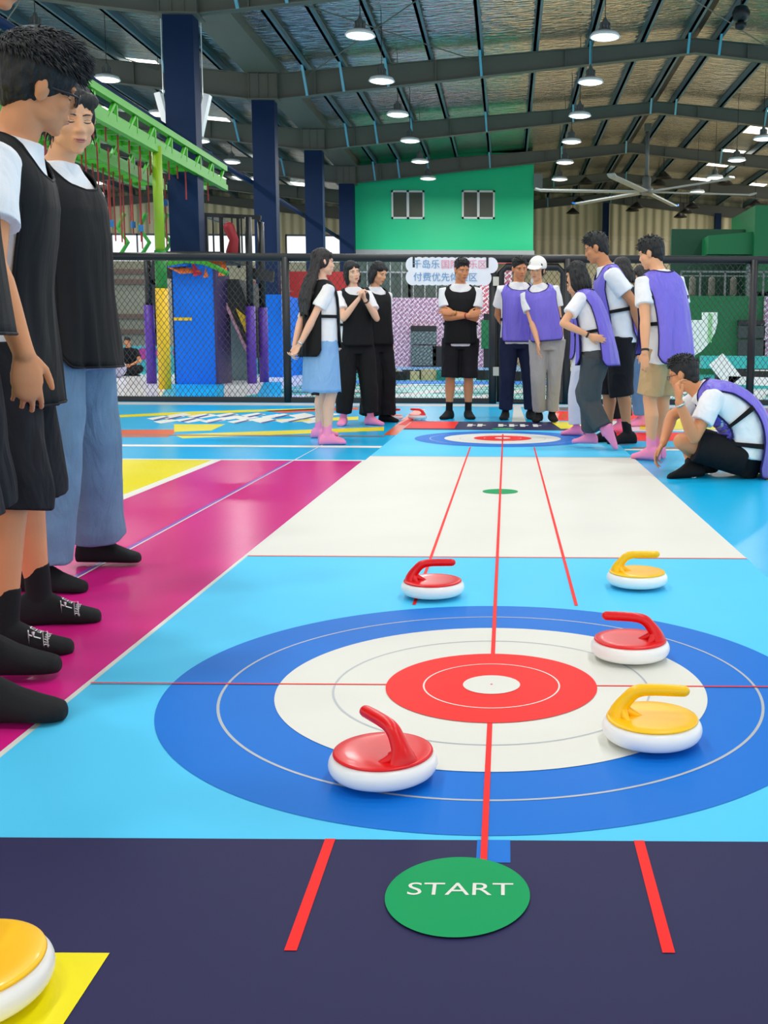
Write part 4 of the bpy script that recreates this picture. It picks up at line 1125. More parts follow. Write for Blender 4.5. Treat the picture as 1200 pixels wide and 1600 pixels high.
    def face_features(s, mb, co, faces):
        bv = BVHTree.FromPolygons([Vector(c) for c in co], faces)
        fwd = s.headrot @ Vector((0, 1, 0))
        def hit(x, z, d=0.0):
            o = s.hp(x, .30, z); h = bv.ray_cast(o, -fwd)
            if h[0] is None: return s.hp(x, .08, z)
            return h[0] + fwd * d * s.hs
        for q in (-1, 1):
            if s.eyes == 'down':
                mb.add(*tube([hit((.031 + dx) * q, .002 + dz, .0006) for dx, dz in ((-.015, .0015), (-.008, -.0012), (0, -.0022), (.008, -.0016), (.016, .0005))], [.0010 * s.hs, .0019 * s.hs, .0022 * s.hs, .0019 * s.hs, .0009 * s.hs], 6), mi=2)
                mb.add(*tube([hit((.031 + dx) * q, .009 + dz, -.0004) for dx, dz in ((-.013, -.001), (0, .0015), (.014, -.001))], .0009 * s.hs, 6), mi=2)
                mb.add(*tube([hit(x * q, z, -.0004) for x, z in ((.013, .0255), (.024, .0290), (.036, .0292), (.049, .0235))], [.0022 * s.hs, .0028 * s.hs, .0025 * s.hs, .0012 * s.hs], 8), mi=2)
                continue
            c = hit(.031 * q, .004, -.0022)
            mb.add(*ellipsoid(c, (.0135 * s.hs, .0045 * s.hs, .0050 * s.hs), s.headrot @ rotm(-14 * q, 0, -4 * q), 16, 10), mi=1)
            c2 = hit(.031 * q, .0035, -.0002)
            mb.add(*ellipsoid(c2, (.0056 * s.hs, .0030 * s.hs, .0047 * s.hs), s.headrot @ rotm(-10 * q, 0, 0), 14, 8), mi=2)
            mb.add(*tube([hit((.031 + dx) * q, .004 + dz, .0008) for dx, dz in ((-.015, .000), (-.008, .0048), (0, .0058), (.008, .0048), (.016, .0012))], .0015 * s.hs, 6), mi=2)
            mb.add(*tube([hit(x * q, z, -.0004) for x, z in ((.013, .0255), (.024, .0295), (.036, .0300), (.049, .0245))], [.0026 * s.hs, .0034 * s.hs, .0030 * s.hs, .0014 * s.hs], 8), mi=2)
            mb.add(*ellipsoid(hit(.006 * q, -.0325, -.001), (.0030 * s.hs, .003 * s.hs, .0014 * s.hs), s.headrot, 10, 6), mi=2)
        for z, r in ((-.0515, .0036), (-.0590, .0046)):
            mb.add(*tube([hit(x, z + (.0012 if abs(x) > .012 else 0), -.0012) for x in (-.022, -.012, 0, .012, .022)], [.0012 * s.hs, r * .8 * s.hs, r * s.hs, r * .8 * s.hs, .0012 * s.hs], 8), mi=3)
        mb.add(*tube([hit(x, -.0550, .0008) for x in (-.021, -.01, 0, .01, .021)], .0010 * s.hs, 6), mi=2)
    # ---------------------------------------------------------------- limbs
    def ik(s, a, b, l1, l2, pole):
        a, b, pole = Vector(a), Vector(b), Vector(pole)
        d = b - a; L = d.length
        if L > (l1 + l2) * .999: b = a + d * ((l1 + l2) * .999 / L); d = b - a; L = d.length
        u = d.normalized(); x = (l1 * l1 - l2 * l2 + L * L) / (2 * L); h = math.sqrt(max(0, l1 * l1 - x * x))
        p = pole - u * pole.dot(u)
        if p.length < 1e-5: p = u.orthogonal()
        return a + u * x + p.normalized() * h, b
    def do_arm(s, sd, wrist, pole=(0, -1, -.3), hdir=None, palm=None, curl=25, spread=1.0, thumb=0.0, drop=0.0, world=False):
        """sd +1 right, -1 left; wrist in local metres"""
        H = s.H; c, R = s.spine(.797)
        S = c + R @ Vector((sd * (.103 if s.sex == 'm' else .092) * H, -.002 * H, -drop))
        wrist = s.W(wrist) if world else Vector(wrist)
        E, Wp = s.ik(S, wrist, .170 * H, .150 * H, pole)
        k = 1.0 if s.sex == 'm' else .86
        b = s.body
        b.add(*tube([S + (c - S) * .25, S, S.lerp(E, .35), S.lerp(E, .75), E], [.034 * H * k, .031 * H * k, .0285 * H * k, .025 * H * k, .0225 * H * k], 18))
        b.add(*tube([E, E.lerp(Wp, .22), E.lerp(Wp, .5), E.lerp(Wp, .85), Wp], [.0225 * H * k, .0245 * H * k, .0215 * H * k, .0168 * H * k, .0155 * H * k], 18))
        d = (Wp - E).normalized()
        hd = Vector(hdir).normalized() if hdir is not None else d
        n = Vector(palm) if palm is not None else R @ Vector((-sd, 0, 0))
        n = (n - hd * n.dot(hd))
        if n.length < 1e-4: n = hd.orthogonal()
        n.normalize()
        s.make_hand(Wp, hd, n, sd, curl, spread, thumb)
        s.arm[sd] = (S, E, Wp, d)
    def make_hand(s, w, d, n, sd, curl, spread, thumb):
        g = s.H / 1.75 * (1.0 if s.sex == 'm' else .92); b = s.body
        ts = d.cross(n) * sd
        def P(a, t, p): return w + d * (a * g) + ts * (t * g) + n * (p * g)
        seg = 14
        b.add(*tube([P(-.01, 0, 0), P(.02, .002, 0), P(.05, .002, 0), P(.078, .001, .002), P(.090, 0, .003)], [.026 * g, .033 * g, .040 * g, .041 * g, .036 * g], 18, ref=ts, squash=(1.0, .40)))
        b.add(*tube([P(.012, .014, .006), P(.04, .026, .010)], [.014 * g, .013 * g], 12))
        fing = [(.027, .086, (.041, .026, .020), .0078), (.009, .092, (.045, .029, .021), .0080), (-.0095, .089, (.041, .027, .020), .0076), (-.0275, .081, (.032, .021, .018), .0068)]
        for i, (t, a, ls, r) in enumerate(fing):
            p = P(a - .012, t, .002); dirv = (d + ts * ((1.5 - i) * .085 * spread)).normalized(); pts = [p]; rad = [r * g * 1.1]
            ang = 0
            for j, l in enumerate((.014,) + ls):
                if j: ang += math.radians(curl * (.75, 1.15, .75)[j - 1] * (1 + .08 * i))
                dd = dirv * math.cos(ang) + n * math.sin(ang)
                p = p + dd * (l * g); pts.append(p); rad.append(r * g * (1.08, 1.0, .94, .78)[j])
            b.add(*tube(pts, rad, 12))
        p0 = P(.018, .026, .006)
        dv = (d * .72 + ts * (.66 - thumb * .5) + n * (.20 + thumb * .6)).normalized(); p1 = p0 + dv * (.036 * g)
        dv2 = (d * .92 + ts * (.30 - thumb * .5) + n * (.24 + thumb * .5)).normalized(); p2 = p1 + dv2 * (.030 * g)
        p3 = p2 + (dv2 * .9 + d * .3).normalized() * (.022 * g)
        b.add(*tube([p0, p1, p2, p3], [.0135 * g, .0108 * g, .0100 * g, .0078 * g], 12))
    def do_leg(s, sd, ankle, toe=0.0, pole=(0, 1, 0), pitch=0.0, knee=None, footdir=None, footup=None, world=False, hipx=.054):
        """ankle local (x,y[,z]); toe heading in degrees to the left of forward"""
        H = s.H; c, R = s.spine(.505)
        hip = c + R @ Vector((sd * hipx * H, 0, 0))
        ankle = s.W(ankle) if world else Vector(ankle)
        if world and footdir is None: ankle.z = .045 * H
        if len(ankle) == 2: ankle = Vector((ankle[0], ankle[1], .045 * H))
        if knee is not None: K = Vector(knee); A = ankle
        else: K, A = s.ik(hip, ankle, .236 * H, .228 * H, pole)
        k = 1.0 if s.sex == 'm' else .93
        b = s.body; dn = (A - K).normalized(); th = (K - hip).normalized()
        bk = -(dn.cross(Vector((1, 0, 0)).cross(dn) if False else dn.orthogonal())) * 0
        kb = (th - dn); kb = kb.normalized() if kb.length > .05 else Vector((0, 1, 0))
        b.add(*tube([hip, hip.lerp(K, .35), hip.lerp(K, .75), K], [.052 * H * k, .046 * H * k, .036 * H * k, .0305 * H * k], 22))
        b.add(*tube([K, K.lerp(A, .12) - kb * .004 * H, K.lerp(A, .32) - kb * .010 * H, K.lerp(A, .62) - kb * .004 * H, K.lerp(A, .9), A], [.0305 * H * k, .0300 * H * k, .0330 * H * k, .0250 * H * k, .0190 * H * k, .0195 * H * k], 22))
        s.body.add(*ellipsoid(K + kb * .008 * H, (.022 * H, .022 * H, .024 * H), None, 14, 10))
        if footdir is not None:
            u = Vector(footdir).normalized(); up = Vector(footup or (0, 0, 1)); up = (up - u * up.dot(u)).normalized()
        else:
            Rf = rotm(toe, pitch, 0); u = Rf @ Vector((0, 1, 0)); up = Rf @ Vector((0, 0, 1))
        s.foot[sd] = (A, u, up); s.leg[sd] = (hip, K, A)
        v, f = s.foot_shape(A, u, up, 0.0); b.add(v, f)
    def foot_shape(s, A, u, up, ex, seg=20):
        H = s.H * (1.0 if s.sex == 'm' else .95); r = u.cross(up)
        sec = [(-.044, .010, .012), (-.040, .016, .020), (-.028, .0205, .027), (-.005, .0215, .030), (.025, .0225, .0255), (.048, .0245, .0180), (.070, .0265, .0130), (.088, .0250, .0100), (.099, .0185, .0085), (.104, .0090, .0055)]
        v, f = [], []
        for a, w, h in sec:
            c = A + u * (a * H * (1 + ex * 2 / H)) + up * (-.045 * H + h * H)
            for k in range(seg):
                t = 2 * PI * k / seg; z = math.sin(t); z = z if z > 0 else z * 1.0
                x = math.copysign(abs(math.cos(t)) ** .8, math.cos(t)); zz = math.copysign(abs(z) ** (.75 if z < 0 else 1), z)
                v.append(c + r * ((w * H + ex) * x) + up * ((h * H + ex) * zz))
        n = len(sec)
        for i in range(n - 1):
            for k in range(seg):
                k2 = (k + 1) % seg; f.append((i * seg + k, (i + 1) * seg + k, (i + 1) * seg + k2, i * seg + k2))
        f.append(tuple(range(seg))); f.append(tuple((n - 1) * seg + k for k in range(seg - 1, -1, -1)))
        return v, f
    # ---------------------------------------------------------------- finish the body
    def finish(s):
        co, no, fc = voxel(s.body, s.vox, 5 if not s.near else 8)
        mb = MB(); mb.add(co.tolist(), fc, 0)
        s.face_features(mb, co, fc)
        s.bodyobj = mb.build('body', [s.skin, M_EYEW, M_DARK, M_LIP], s.root, True)
        return s
    def part(s, name, mb, material, vox=None, it=3, wr=0.0, freq=(9, 9, 5), label=None):
        if vox:
            co, no, fc = voxel(mb, vox, it)
            co = wrinkle(co, no, wr, freq, s.seed)
            m2 = MB(); m2.add(co.tolist(), fc); mb = m2
        o = mb.build(name, material, s.root, True)
        if label: o['label'] = label
        return o
    # ---------------------------------------------------------------- clothes
    def tee(s, hem=.455, material=None, sleeve=.62, loose=0.0, wr=.006):
        mb = MB(); H = s.H; s.loose = loose
        s.loft(mb, s.TT, hem, .850, loose, 40)
        for sd, (S, E, Wp, d) in s.arm.items():
            c, R = s.spine(.79)
            k = 1.0 if s.sex == 'm' else .9
            mb.add(*tube([S + (c - S) * .35, S, S.lerp(E, .3), S.lerp(E, sleeve)], [.040 * H * k, .0405 * H * k, .0415 * H * k, .0435 * H * k], 22, round_ends=False))
        return s.part('t_shirt', mb, material or C_WHITE, s.vox * 1.1, 4, wr, (11, 11, 7))
    def legs_cloth(s, name, material, rad, upto=1.0, top=.585, wr=.006, waist_extra=.004, freq=(9, 9, 5)):
        """rad: radii (fractions of height) along hip-knee-ankle, at 0,.25,.5(knee),.75,1 of the covered length"""
        mb = MB(); H = s.H
        s.loft(mb, s.BT, .440, top, waist_extra * H + .009, 36, 14)
        for sd, (hip, K, A) in s.leg.items():
            pts, rr = [], []
            l1, l2 = (K - hip).length, (A - K).length; tot = (l1 + l2) * upto
            for i in range(13):
                d = tot * i / 12
                p = hip.lerp(K, d / l1) if d <= l1 else K.lerp(A, (d - l1) / l2)
                pts.append(p); rr.append(float(np.interp(i / 12, np.linspace(0, 1, len(rad)), rad)) * H)
            mb.add(*tube(pts, rr, 26, round_ends=False))
        return s.part(name, mb, material, s.vox * 1.15, 4, wr, freq)
    def skirt(s, material, zhem=.28, flare=.012):
        mb = MB(); H = s.H; v, f = [], []; seg, n = 48, 22
        T = s.BT
        for i in range(n + 1):
            u = i / n; t = .60
            for k in range(seg):
                th = 2 * PI * k / seg
                if u < .42: p = s.surf(T, .60 - u / .42 * .11, th, .021 + .006 * u)
                else:
                    p0 = s.surf(T, .49, th, .0235); w = (u - .42) / .58
                    c = s.spine(.49)[0]; q = p0 + (p0 - c) * (flare * w * 8) ; p = Vector((q.x, q.y, p0.z + (zhem * H - p0.z) * w))
                    if i == n: p.z += .006 * math.sin(k * 5.1)
                v.append(p)
        for i in range(n):
            for k in range(seg):
                k2 = (k + 1) % seg; f.append((i * seg + k, (i + 1) * seg + k, (i + 1) * seg + k2, i * seg + k2))
        f.append(tuple(range(seg))); f.append(tuple(n * seg + k for k in range(seg - 1, -1, -1)))
        mb.add(v, f)
        return s.part('skirt', mb, material)
    def socks(s, material, height=.075, only=None, name='sock'):
        out = {}
        for sd, (A, u, up) in s.foot.items():
            if only and sd != only: continue
            mb = MB(); H = s.H; hip, K, _ = s.leg[sd]
            mb.add(*s.foot_shape(A, u, up, .0045))
            ax = (K - A).normalized()
            kk = 1.0 if s.sex == 'm' else .93
            mb.add(*tube([A - ax * .012 * H, A + ax * .02 * H, A + ax * (height - .02) * H], [.0235 * H, .0222 * H * kk, .0225 * H * kk], 22, round_ends=False))
            out[sd] = s.part(name, mb, material, min(s.vox, .005), 4)
        return out
    def bib(s, material, piping=None, hem=.475, hemb=None, off=.013, flare=.012, straps=(.62,), half=60, fold=.007, pipr=.0055):
        H = s.H; T = s.TT; hemb = hemb or hem; ta = .742
        def dev(th):            # angle from straight ahead, 0..180
            return abs((math.degrees(th) - 90 + 180) % 360 - 180)
        def thi(d): return float(np.interp(d, [0, 20, 40, 60, 75, 90, 120, 150, 180], [.793, .799, .817, .831, .837, .8395, .838, .832, .828]))
        def point(th, t):
            e = 1e-3
            p = s.surf(T, t, th, 0); du = s.surf(T, t, th + e, 0) - s.surf(T, t, th - e, 0); dv = s.surf(T, min(t + e, .85), th, 0) - s.surf(T, t - e, th, 0)
            n = du.cross(dv); n.normalize()
            low = max(0, (ta - t)) / (ta - hem)
            x = math.cos(th); fo = fold * low * (noise.noise((x * 7 + s.seed, t * 4, 3.1 if math.sin(th) > 0 else 9.7)) * 1.6)
            return p + n * (off + flare * low + fo)
        fr = [90 - half + 2 * half * k / 26 for k in range(27)]
        bk = [270 - half + 2 * half * k / 26 for k in range(27)]
        s1 = [90 + half + (180 - 2 * half) * k / 12 for k in range(1, 12)]
        s2 = [270 + half + (180 - 2 * half) * k / 12 for k in range(1, 12)]
        V, F = [], []; idx = {}
        def vid(th, t):
            key = (round(th % 360, 3), round(t, 5))
            if key not in idx: idx[key] = len(V); V.append(point(math.radians(th), t))
            return idx[key]
        def grid(ths, lo, hi, n, close=False):
            m = len(ths)
            for a in range(m if close else m - 1):
                A, B = ths[a], ths[(a + 1) % m]
                for j in range(n):
                    q = [vid(A, lo(A) + (hi(A) - lo(A)) * j / n), vid(B, lo(B) + (hi(B) - lo(B)) * j / n), vid(B, lo(B) + (hi(B) - lo(B)) * (j + 1) / n), vid(A, lo(A) + (hi(A) - lo(A)) * (j + 1) / n)]
                    F.append(tuple(q))
        def corner(h):
            def g(a):
                d = dev(math.radians(a)); d = min(d, 180 - d) / half
                return h + .035 * max(0, (d - .72) / .28) ** 2.2
            return g
        grid(fr, corner(hem), lambda a: ta, 22); grid(bk, corner(hemb), lambda a: ta, 22)
        def lo2(a):
            d = dev(math.radians(a)); d = min(d, 180 - d)
            if d <= half + .01: return ta
            return ta + .082 * math.sin(math.radians(90 * (d - half) / (90 - half))) ** .75
        grid(fr + s1 + bk + s2, lo2, lambda a: thi(dev(math.radians(a))), 9, True)
        mb = MB(); mb.add(V, F)
        o = mb.build('bib', material, s.root, True)
        sm = o.modifiers.new('thickness', 'SOLIDIFY'); sm.thickness = .0035; sm.offset = 0
        if piping:
            cnt = {}
            for q in F:
                for k in range(len(q)):
                    e = (q[k], q[(k + 1) % len(q)])
                    if e[0] == e[1]: continue
                    key = tuple(sorted(e)); cnt[key] = cnt.get(key, 0) + 1
            nb = {}
            for (a, b), c in cnt.items():
                if c == 1: nb.setdefault(a, []).append(b); nb.setdefault(b, []).append(a)
            seen = set(); pm = MB()
            for st in list(nb):
                if st in seen: continue
                loop = [st]; seen.add(st); cur = st
                while True:
                    nx = [w for w in nb[cur] if w not in seen]
                    if not nx: break
                    cur = nx[0]; seen.add(cur); loop.append(cur)
                if len(loop) > 5:
                    pts = [V[i] for i in loop] + [V[loop[0]]]
                    pm.add(*tube(pts, pipr, 8, round_ends=False))
            po = pm.build('piping', piping, o, True)
        for t in straps:
            for c0 in (0, 180):
                v, f = [], []; n = 14
                for k in range(n + 1):
                    th = math.radians(c0 - (92 - half) + 2 * (92 - half) * k / n)
                    for dt, e in ((-.008, .006 + s.loose), (.008, .006 + s.loose), (.008, .013 + s.loose), (-.008, .013 + s.loose)): v.append(s.surf(T, t + dt, th, e + off * .6 * abs(k - n / 2) / (n / 2)))
                for k in range(n):
                    for j in range(4): f.append((k * 4 + j, k * 4 + (j + 1) % 4, k * 4 + 4 + (j + 1) % 4, k * 4 + 4 + j))
                f.append((3, 2, 1, 0)); f.append(tuple(n * 4 + j for j in range(4)))
                sm_ = MB(); sm_.add(v, f); sm_.build('strap', C_BLACK, o)
        return o
    # ---------------------------------------------------------------- hair
    def hair(s, kind='short', fringe=0.0, vol=0.0, tufts=0, length=.34, label=None, fall=None):
        mb = MB(); v = vol
        s.hell(mb, (0, -.022, .052), (.081 + v, .097 + v, .086 + v), nu=28, nv=20)
        if kind in ('short', 'bushy', 'crop'):
            s.hell(mb, (0, -.050, .010), (.068 + v * .7, .062 + v * .7, .078 + v * .5))
            k = {'crop': .010, 'short': .018, 'bushy': .036}[kind]
            s.hell(mb, (0, .004, .100), (.062 + v * .8, .078 + v, .028 + k))
            for q in (-1, 1):
                s.hell(mb, (.063 * q, -.020, .044), (.014 + v * .3, .052 + v, .044))
                s.hell(mb, (.070 * q, .010, .026), (.006, .010, .022))
            s.hell(mb, (0, -.072, -.040), (.050, .028, .040))
            if fringe: s.hell(mb, (0, .058, .072 - fringe * .5), (.058 + v, .032 + v * .6, .026 + fringe))
        if kind in ('bob', 'wavy', 'long', 'tied'):
            for q in (-1, 1):
                s.hell(mb, (.064 * q, -.026, .010), (.020, .058, .062))
                s.hell(mb, (.044 * q, .050, .070), (.036, .024, .030), rotm(-25 * q, 0, 0))
            s.hell(mb, (0, -.056, .0), (.072, .056, .086))
        if kind == 'bob':
            for q in (-1, 1):
                s.htube(mb, [(.064 * q, -.012, .02), (.074 * q, -.010, -.04), (.070 * q, -.004, -.096)], [.026, .028, .020], 14)
            s.htube(mb, [(0, -.066, .02), (0, -.078, -.04), (0, -.070, -.10)], [.060, .062, .046], 18)
            s.htube(mb, [(-.045, -.05, -.04), (-.050, -.045, -.10)], [.034, .026], 14); s.htube(mb, [(.045, -.05, -.04), (.050, -.045, -.10)], [.034, .026], 14)
        if kind == 'wavy':
            for k in range(11):
                a = math.radians(150 + 240 * k / 10 + 0); x, y = .068 * math.sin(a - PI), -.01 + .066 * -math.cos(a - PI) * 1
                x = .070 * math.cos(math.radians(160 + 220 * k / 10)); y = -.018 + .070 * math.sin(math.radians(160 + 220 * k / 10))
                ph = k * 1.3
                s.htube(mb, [(x, y, .03), (x * 1.12, y * 1.1, -.03), (x * 1.2 + .008 * math.sin(ph), y * 1.25, -.09), (x * 1.15 + .01 * math.sin(ph + 1), y * 1.3, -.14)], [.026, .028, .026, .014], 12)
        if kind == 'tied':
            s.htube(mb, [(0, -.10, .03), (0, -.125, -.02), (0, -.12, -.09), (.005, -.11, -.16)], [.024, .030, .026, .010], 14)
        if kind == 'long':
            R = s.spine(.78)[1]
            for k in range(9):
                x = -.066 + .0165 * k
                p0 = s.hp(x, -.060 - .03 * (1 - (x / .07) ** 2), .03); p1 = s.hp(x * 1.1, -.075 - .03 * (1 - (x / .07) ** 2), -.06)
                dn = (fall or Vector((0, -.16, -1)))
                dn = Vector(dn).normalized()
                c = s.spine(.80)[0] + R @ Vector((x * 1.15, -.062 * s.H - .022, 0))
                q1 = Vector((p1.x, p1.y, p1.z)).lerp(c, .8)
                q2 = s.surf(s.TT, .74, math.radians(270), .035); q2 = q2 + R @ Vector((x * 1.1, 0, 0))
                L = length * (1 - .12 * abs(x) / .07 + .05 * math.sin(k * 2.1))
                q3 = q2 + (R @ Vector((0, -.03, -1))).normalized() * max(0.02, L - (q1 - q2).length - .1)
                mb.add(*tube([p0, p1, q1, q2, q3], [.026 * s.hs, .028 * s.hs, .026, .022, .008], 12))
        vx = .0055 if not s.near else .0042
        co, no, fc = voxel(mb, vx, 3)
        hr = np.array(s.headrot.transposed())
        loc = (co - np.array(s.hc)) @ hr.T
        out = co.copy()
        amp = .0035 if kind in ('crop',) else .0048
        for i in range(len(co)):
            x, y, z = loc[i]; d = noise.noise((x * 95 + s.seed, y * 95, z * 22)) + .6 * noise.noise((x * 30, y * 30 + s.seed, z * 14))
            out[i] = co[i] + no[i] * (amp * d)
        m2 = MB(); m2.add(out.tolist(), fc)
        rg = random.Random(int(s.seed * 100))
        nv = len(out); fw = s.headrot @ Vector((0, 1, 0)); upv = s.headrot @ Vector((0, 0, 1))
        ids = [i for i in range(nv) if (loc[i][2] > .062 if kind in ('short', 'bushy', 'crop') else loc[i][1] < -.01)]
        for _ in range(tufts):
            i = rg.choice(ids); p = Vector(out[i]); n = Vector(no[i])
            if kind == 'bushy': d = n * rg.uniform(.15, .4) + fw * rg.uniform(.2, 1.0) - upv * rg.uniform(.1, .6); L = rg.uniform(.014, .034)
            elif kind in ('short', 'crop'): d = n * rg.uniform(.2, .5) + fw * rg.uniform(-.2, .8) - upv * rg.uniform(0, .3); L = rg.uniform(.008, .020)
            else: d = n * .18 - Vector((0, 0, 1)) + Vector((rg.uniform(-.1, .1), rg.uniform(-.1, .1), 0)); L = rg.uniform(.02, .05)
            d = (d - n * min(0, d.dot(n))).normalized()
            m2.add(*tube([p - n * .004, p + d * L * .5 + n * .002, p + d * L + n * .002 - upv * .004], [.0036, .0026, .0005], 5, round_ends=False))
        return s.part('hair', m2, s.hm, label=label)
    def cap(s):
        mb = MB(); s.hell(mb, (0, -.020, .056), (.093, .112, .098), nu=28, nv=20)
        v, f = [], []
        mb.add(*tube([s.hp(0, .06, .052), s.hp(0, .105, .048), s.hp(0, .150, .036), s.hp(0, .162, .032)], [.072, .074, .062, .034], 24, ref=s.headrot @ Vector((1, 0, 0)), squash=(1, .09)))
        co, no, fc = voxel(mb, .005, 3)
        keep = (co - np.array(s.hc)) @ np.array(s.headrot)[:, 2]
        m2 = MB(); m2.add(co.tolist(), [q for q in fc if min(keep[i] for i in q) > .028 * s.hs])
        o = s.part('cap', m2, cloth('white cap cotton', (240, 238, 232)))
        sm = o.modifiers.new('thickness', 'SOLIDIFY'); sm.thickness = .004; sm.offset = 1
        return o
    def glasses(s, material=None, thick=1.0, w=.0245, h=.0165):
        material = material or mat('black spectacle frame', (22, 22, 26), 0.3)
        o = thing('glasses', None, None); o.parent = s.root
        mb = MB(); y = .096; z = .004
        for q in (-1, 1):
            pts = []
            for k in range(21):
                a = 2 * PI * k / 20; e = .6
                px = w * math.copysign(abs(math.cos(a)) ** e, math.cos(a)); pz = h * math.copysign(abs(math.sin(a)) ** e, math.sin(a))
                pts.append((.033 * q + px, y - .006 * abs(.033 * q + px) / .05, z + pz))
            s.htube(mb, pts, .0020 * thick, 8)
            s.htube(mb, [(.057 * q, y - .008, z + .008), (.070 * q, .06, z + .008), (.074 * q, .0, z + .004), (.074 * q, -.022, z - .012)], .0021 * thick, 8)
        s.htube(mb, [(-.009, y, z + .004), (0, y + .002, z + .007), (.009, y, z + .004)], .0019, 8)
        bpy.data.objects.remove(o)
        fr = s.part('glasses', mb, material)
        lm_ = MB()
        for q in (-1, 1):
            lm_.add([s.hp(.033 * q + (w - .001) * math.copysign(abs(math.cos(a)) ** .6, math.cos(a)), y - .004, z + (h - .001) * math.copysign(abs(math.sin(a)) ** .6, math.sin(a))) for a in [2 * PI * k / 20 for k in range(20)]], [tuple(range(20))])
        l_ = lm_.build('lens', M_CLEAR, fr)
        return fr
    def watch(s, sd, band=None, face=True, pos=.93):
        S, E, Wp, d = s.arm[sd]; mb = MB(); k = 1.0 if s.sex == 'm' else .86
        c = E.lerp(Wp, pos); r = .0168 * s.H * k + .0025; a = d.orthogonal().normalized(); b = d.cross(a)
        mb.add(*tube([c - d * .007, c + d * .007], r, 20, round_ends=False))
        o = s.part('watch', mb, band or M_WBAND)
        return o

def folds(m, strength=.45, st=(7, 7, 1.1), sc=1.6):
    nt = m.node_tree; n = nt.nodes; l = nt.links; b = n['Principled BSDF']
    tc = n.new('ShaderNodeTexCoord'); mp = n.new('ShaderNodeMapping'); mp.inputs['Scale'].default_value = st
    l.new(tc.outputs['Object'], mp.inputs['Vector']); z = n.new('ShaderNodeTexNoise'); z.inputs['Scale'].default_value = sc; z.inputs['Detail'].default_value = 3; z.inputs['Distortion'].default_value = .8
    l.new(mp.outputs['Vector'], z.inputs['Vector']); bp = n.new('ShaderNodeBump'); bp.inputs['Strength'].default_value = strength; bp.inputs['Distance'].default_value = .06
    l.new(z.outputs['Fac'], bp.inputs['Height'])
    for k in list(b.inputs['Normal'].links): l.new(k.from_socket, bp.inputs['Normal'])
    l.new(bp.outputs['Normal'], b.inputs['Normal'])
folds(C_PBIB, .6); folds(C_BBIB, .35, (4, 4, .9))
for _m in (C_WHITE,): folds(_m, .3, (5, 5, 4))
for _m in (C_BLACK, C_BSHORT, C_NAVYP, C_GREY, C_CHAR, C_WHITEP, C_KHAKI, C_JEANS, C_JEANSF, C_DENIM): folds(_m, .45, (6, 6, 2.5))

def stand(P, ax=.09, fy=(0.0, 0.0), toes=(10, -10)):
    """feet apart by 2*ax, right and left moved by fy"""
    P.do_leg(1, (ax, fy[0]), toe=-abs(toes[0]) if toes[0] is not None else 0); P.do_leg(-1, (-ax, fy[1]), toe=abs(toes[1]))
# ------------------------------------------------------------------ the players
SK1, SK2, SK3, SK4 = (230, 170, 128), (214, 144, 98), (236, 186, 156), (202, 136, 94)
HANG = dict(curl=22, pole=(0, -1, 0))
def hang(P, sd, out=.17, fwd=.02, z=None, **k):
    a = dict(HANG); a.update(k); P.do_arm(sd, (sd * out, fwd, (z or .492 * P.H)), **a)
PERS_FAR = 'players gathered at the far end'

# --- team in black bibs, far left
def p1():
    H = 1.55; p = Person('woman with long hair in black bib and pale denim skirt, hands clasped behind her', -1.46, 8.42, 38, H, 'f', SK3, head=(-14, 2, 0), lean=(0, 0), hair_m=M_HAIRB)
    p.do_leg(1, (.07, .0), toe=-28); p.do_leg(-1, (-.06, .06), toe=-16)
    p.do_arm(1, (.03, -.235, .485 * H), pole=(.8, -.5, 0), curl=45, palm=(0, -1, .2)); p.do_arm(-1, (-.03, -.25, .465 * H), pole=(-.8, -.5, 0), curl=45, palm=(0, 1, .2))
    p.finish(); p.tee(.53); p.skirt(C_DENIM, .275, .016); p.socks(C_PINK, .085)
    p.bib(C_BBIB, hem=.50, hemb=.455, straps=(.66,), off=.014); p.hair('long', tufts=60, length=.36); p.watch(1, M_STEEL)
    mb = MB(); p.loft(mb, p.BT, .585, .605, .018, 40, 3); p.part('belt', mb, C_NAVY)
    for k in range(6):
        q = p.surf(p.BT, .49, math.radians(72), .0245); c = p.spine(.49)[0]; w = (k + .3) / 6.2; q = q + (q - c) * (.016 * w * 8); q.z = c.z + (.28 * H - c.z) * w
        mb = MB(); mb.add(*ellipsoid(q, (.008, .006, .008), None, 8, 6)); p.part('skirt_button', mb, mat('dull brass button', (120, 130, 150), 0.4, metal=.5))
p1()
def p1b():
    H = 1.46; p = Person('person mostly hidden behind the woman in the denim skirt, in black shorts and pink socks', -1.62, 9.05, 30, H, 'f', SK3, head=(-25, 6, 0))
    p.do_leg(1, (.07, -.02), toe=-20); p.do_leg(-1, (-.05, .06), toe=-12)
    hang(p, 1, .10, .10, .56 * H); hang(p, -1, .15, -.04)
    p.finish(); p.tee(.50); p.legs_cloth('shorts', C_BSHORT, [.064, .060, .056, .055, .055], .56); p.socks(C_PINK, .08); p.bib(C_BBIB, straps=()); p.hair('tied', tufts=20)
p1b()
